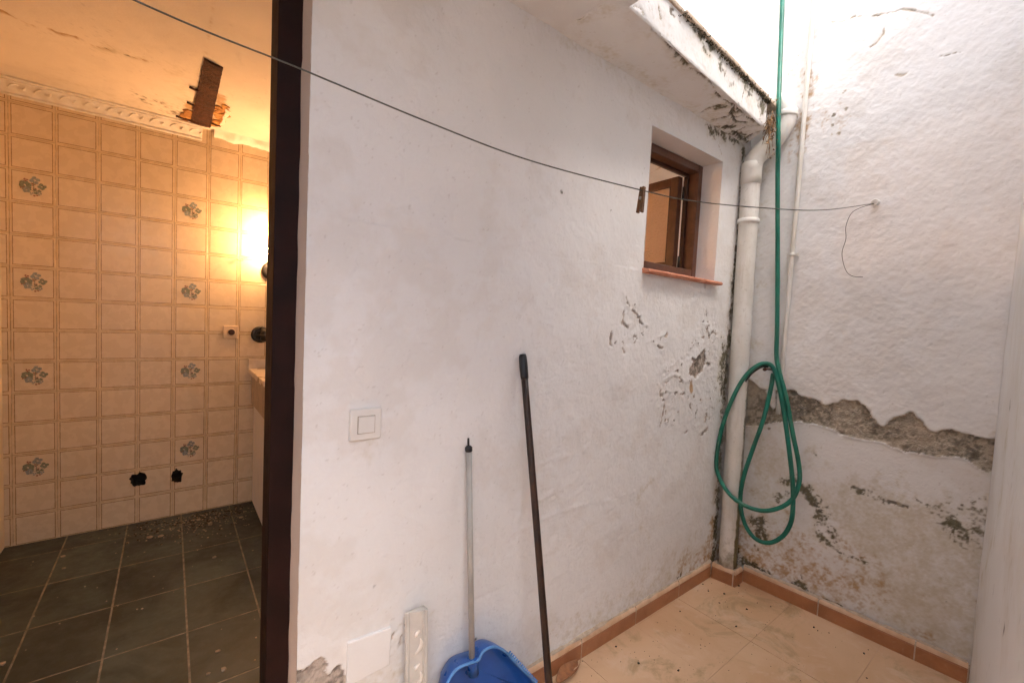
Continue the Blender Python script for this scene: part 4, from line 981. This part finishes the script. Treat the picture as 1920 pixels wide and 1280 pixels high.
for k in range(n): fs.append((k, m0, (k+1) % n)); fs.append(((len(allr)-1)*n+k, (len(allr)-1)*n+(k+1) % n, m0+1))
b.add(list(vs), fs); b.build('pan', M['blue'], dpn)
rm = np.vstack([ringp(1.012, YR-.002), ringp(1.012, YR-.002)[:1]]); rm[:, 2] = np.maximum(rm[:, 2], .006)
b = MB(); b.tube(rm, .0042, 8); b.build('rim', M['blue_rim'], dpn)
tb = MB(); e0 = W_(952,1226,YR-.002); e1 = W_(1006,1284,YR-.002)
for k in range(17):
    p = e0+(e1-e0)*(k+.3)/17; d_ = (e1-e0)/np.linalg.norm(e1-e0); nn = np.array([-d_[2], 0, d_[0]]); 
    if nn[2] < 0: nn = -nn
    p = p+nn*.005; tb.prism([p-nn*.006, p-nn*.006+d_*.005, p+d_*.0025+nn*.008], (0, .006, 0))
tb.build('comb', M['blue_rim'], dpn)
g0 = W_(888,1262,YR+.012); g1 = W_(885,1236,YR+.010)
b = MB(); b.tube([g0, g1, g1+(g1-g0)*.12], [.0165, .0165, .014], 16); b.build('socket', M['blue'], dpn)
h0 = W_(885,1250,YR+.010); h1 = W_(879,846,WA-.020)
b = MB(); b.tube([h0, h1], .0092, 16); b.build('handle', M['grey_pole'], dpn)
h2 = W_(878.6,838,WA-.019); b = MB(); b.tube([h1, h1+(h2-h1)*.2, h2, W_(878.5,835,WA-.019)], [.0105, .0115, .0115, .006], 14); b.tube([W_(878.5,836,WA-.019), W_(878.3,821,WA-.018)], .0032, 8); b.build('cap', M['black'], dpn)

# ---- bare brown broom stick
bs = thing('broom_stick', 'dark brown wooden broom stick leaning on the wall above the skirting', 'stick', (.89, .85, 0))
top = W_(980,664,WA-.016); yf = .84; a_ = ray(980, 664); c_ = ray(1028, 1280); nrm = np.cross(a_, c_); foot = np.array([-(nrm[1]*yf+nrm[2]*(-CAM_H))/nrm[0], yf, .012])
mid = top+(foot-top)*.065
b = MB(); b.tube(spline([foot, foot+(top-foot)*.5+np.array([.0015, 0, 0]), mid], 8), .0112, 14); b.build('shaft', M['brown_pole'], bs)
b = MB(); b.tube([mid, mid+(top-mid)*.1, mid+(top-mid)*.5, mid+(top-mid)*.9, top], [.0125, .0135, .0140, .0130, .0105], 14); b.build('grip', M['black'], bs)

# ---- litter on the patio floor, and a dry leaf
b = MB(); rg = random.Random(33)
for px_ in ((1155,1212),(1197,1243),(1342,1154),(1360,1128),(1349,1130),(1275,1146),(1445,1137),(1526,1176),(1533,1182),(1628,1218),(1620,1225),(1554,1186),(1092,1239),(1358,1113),(1385,1098),(1380,1174),(1400,1142),(1272,1257),(1625,1271),(1420,1130),(1318,1095),(1328,1108)):
    p = at(*px_, 2, 0)
    if p[0] < 2.42: chip(b, (p[0], p[1], .001), rg.uniform(.0025, .006), rg)
for k in range(160):
    x = rg.uniform(1.2, 2.42); y = 1.10-abs(rg.gauss(0, .35)); 
    if y > .2: chip(b, (x, y, .001), rg.uniform(.0008, .0022), rg)
tag(b.build('floor_litter', M['crumb']), 'small dark crumbs of dirt on the terracotta patio floor', 'dirt', kind='stuff')
p = at(1065, 1270, 2, 0); b = MB(); vs = []; fs = []; b.smooth = True
for i in range(9):
    s_ = i/8; hw = .026*math.sin(math.pi*min(1, s_*.92+.06))**.8
    for q in (-1, -.5, 0, .5, 1): vs.append((p[0]-.05+.11*s_+.02*s_*s_-.006*q, p[1]+hw*q+.02*s_, .003+.020*abs(q)**2*(.4+s_)+.006*math.sin(5*s_)))
for i in range(8):
    for q in range(4): k = i*5+q; fs.append((k, k+1, k+6, k+5))
b.add(vs, fs); lf = b.build('dry_leaf', simple('dry_leaf', (.40, .17, .07), .7, .4, 40, .4, .003, 120)); m = lf.modifiers.new('thick', 'SOLIDIFY'); m.thickness = .0012
tag(lf, 'curled reddish dry leaf on the patio floor by the broom stick', 'leaf')
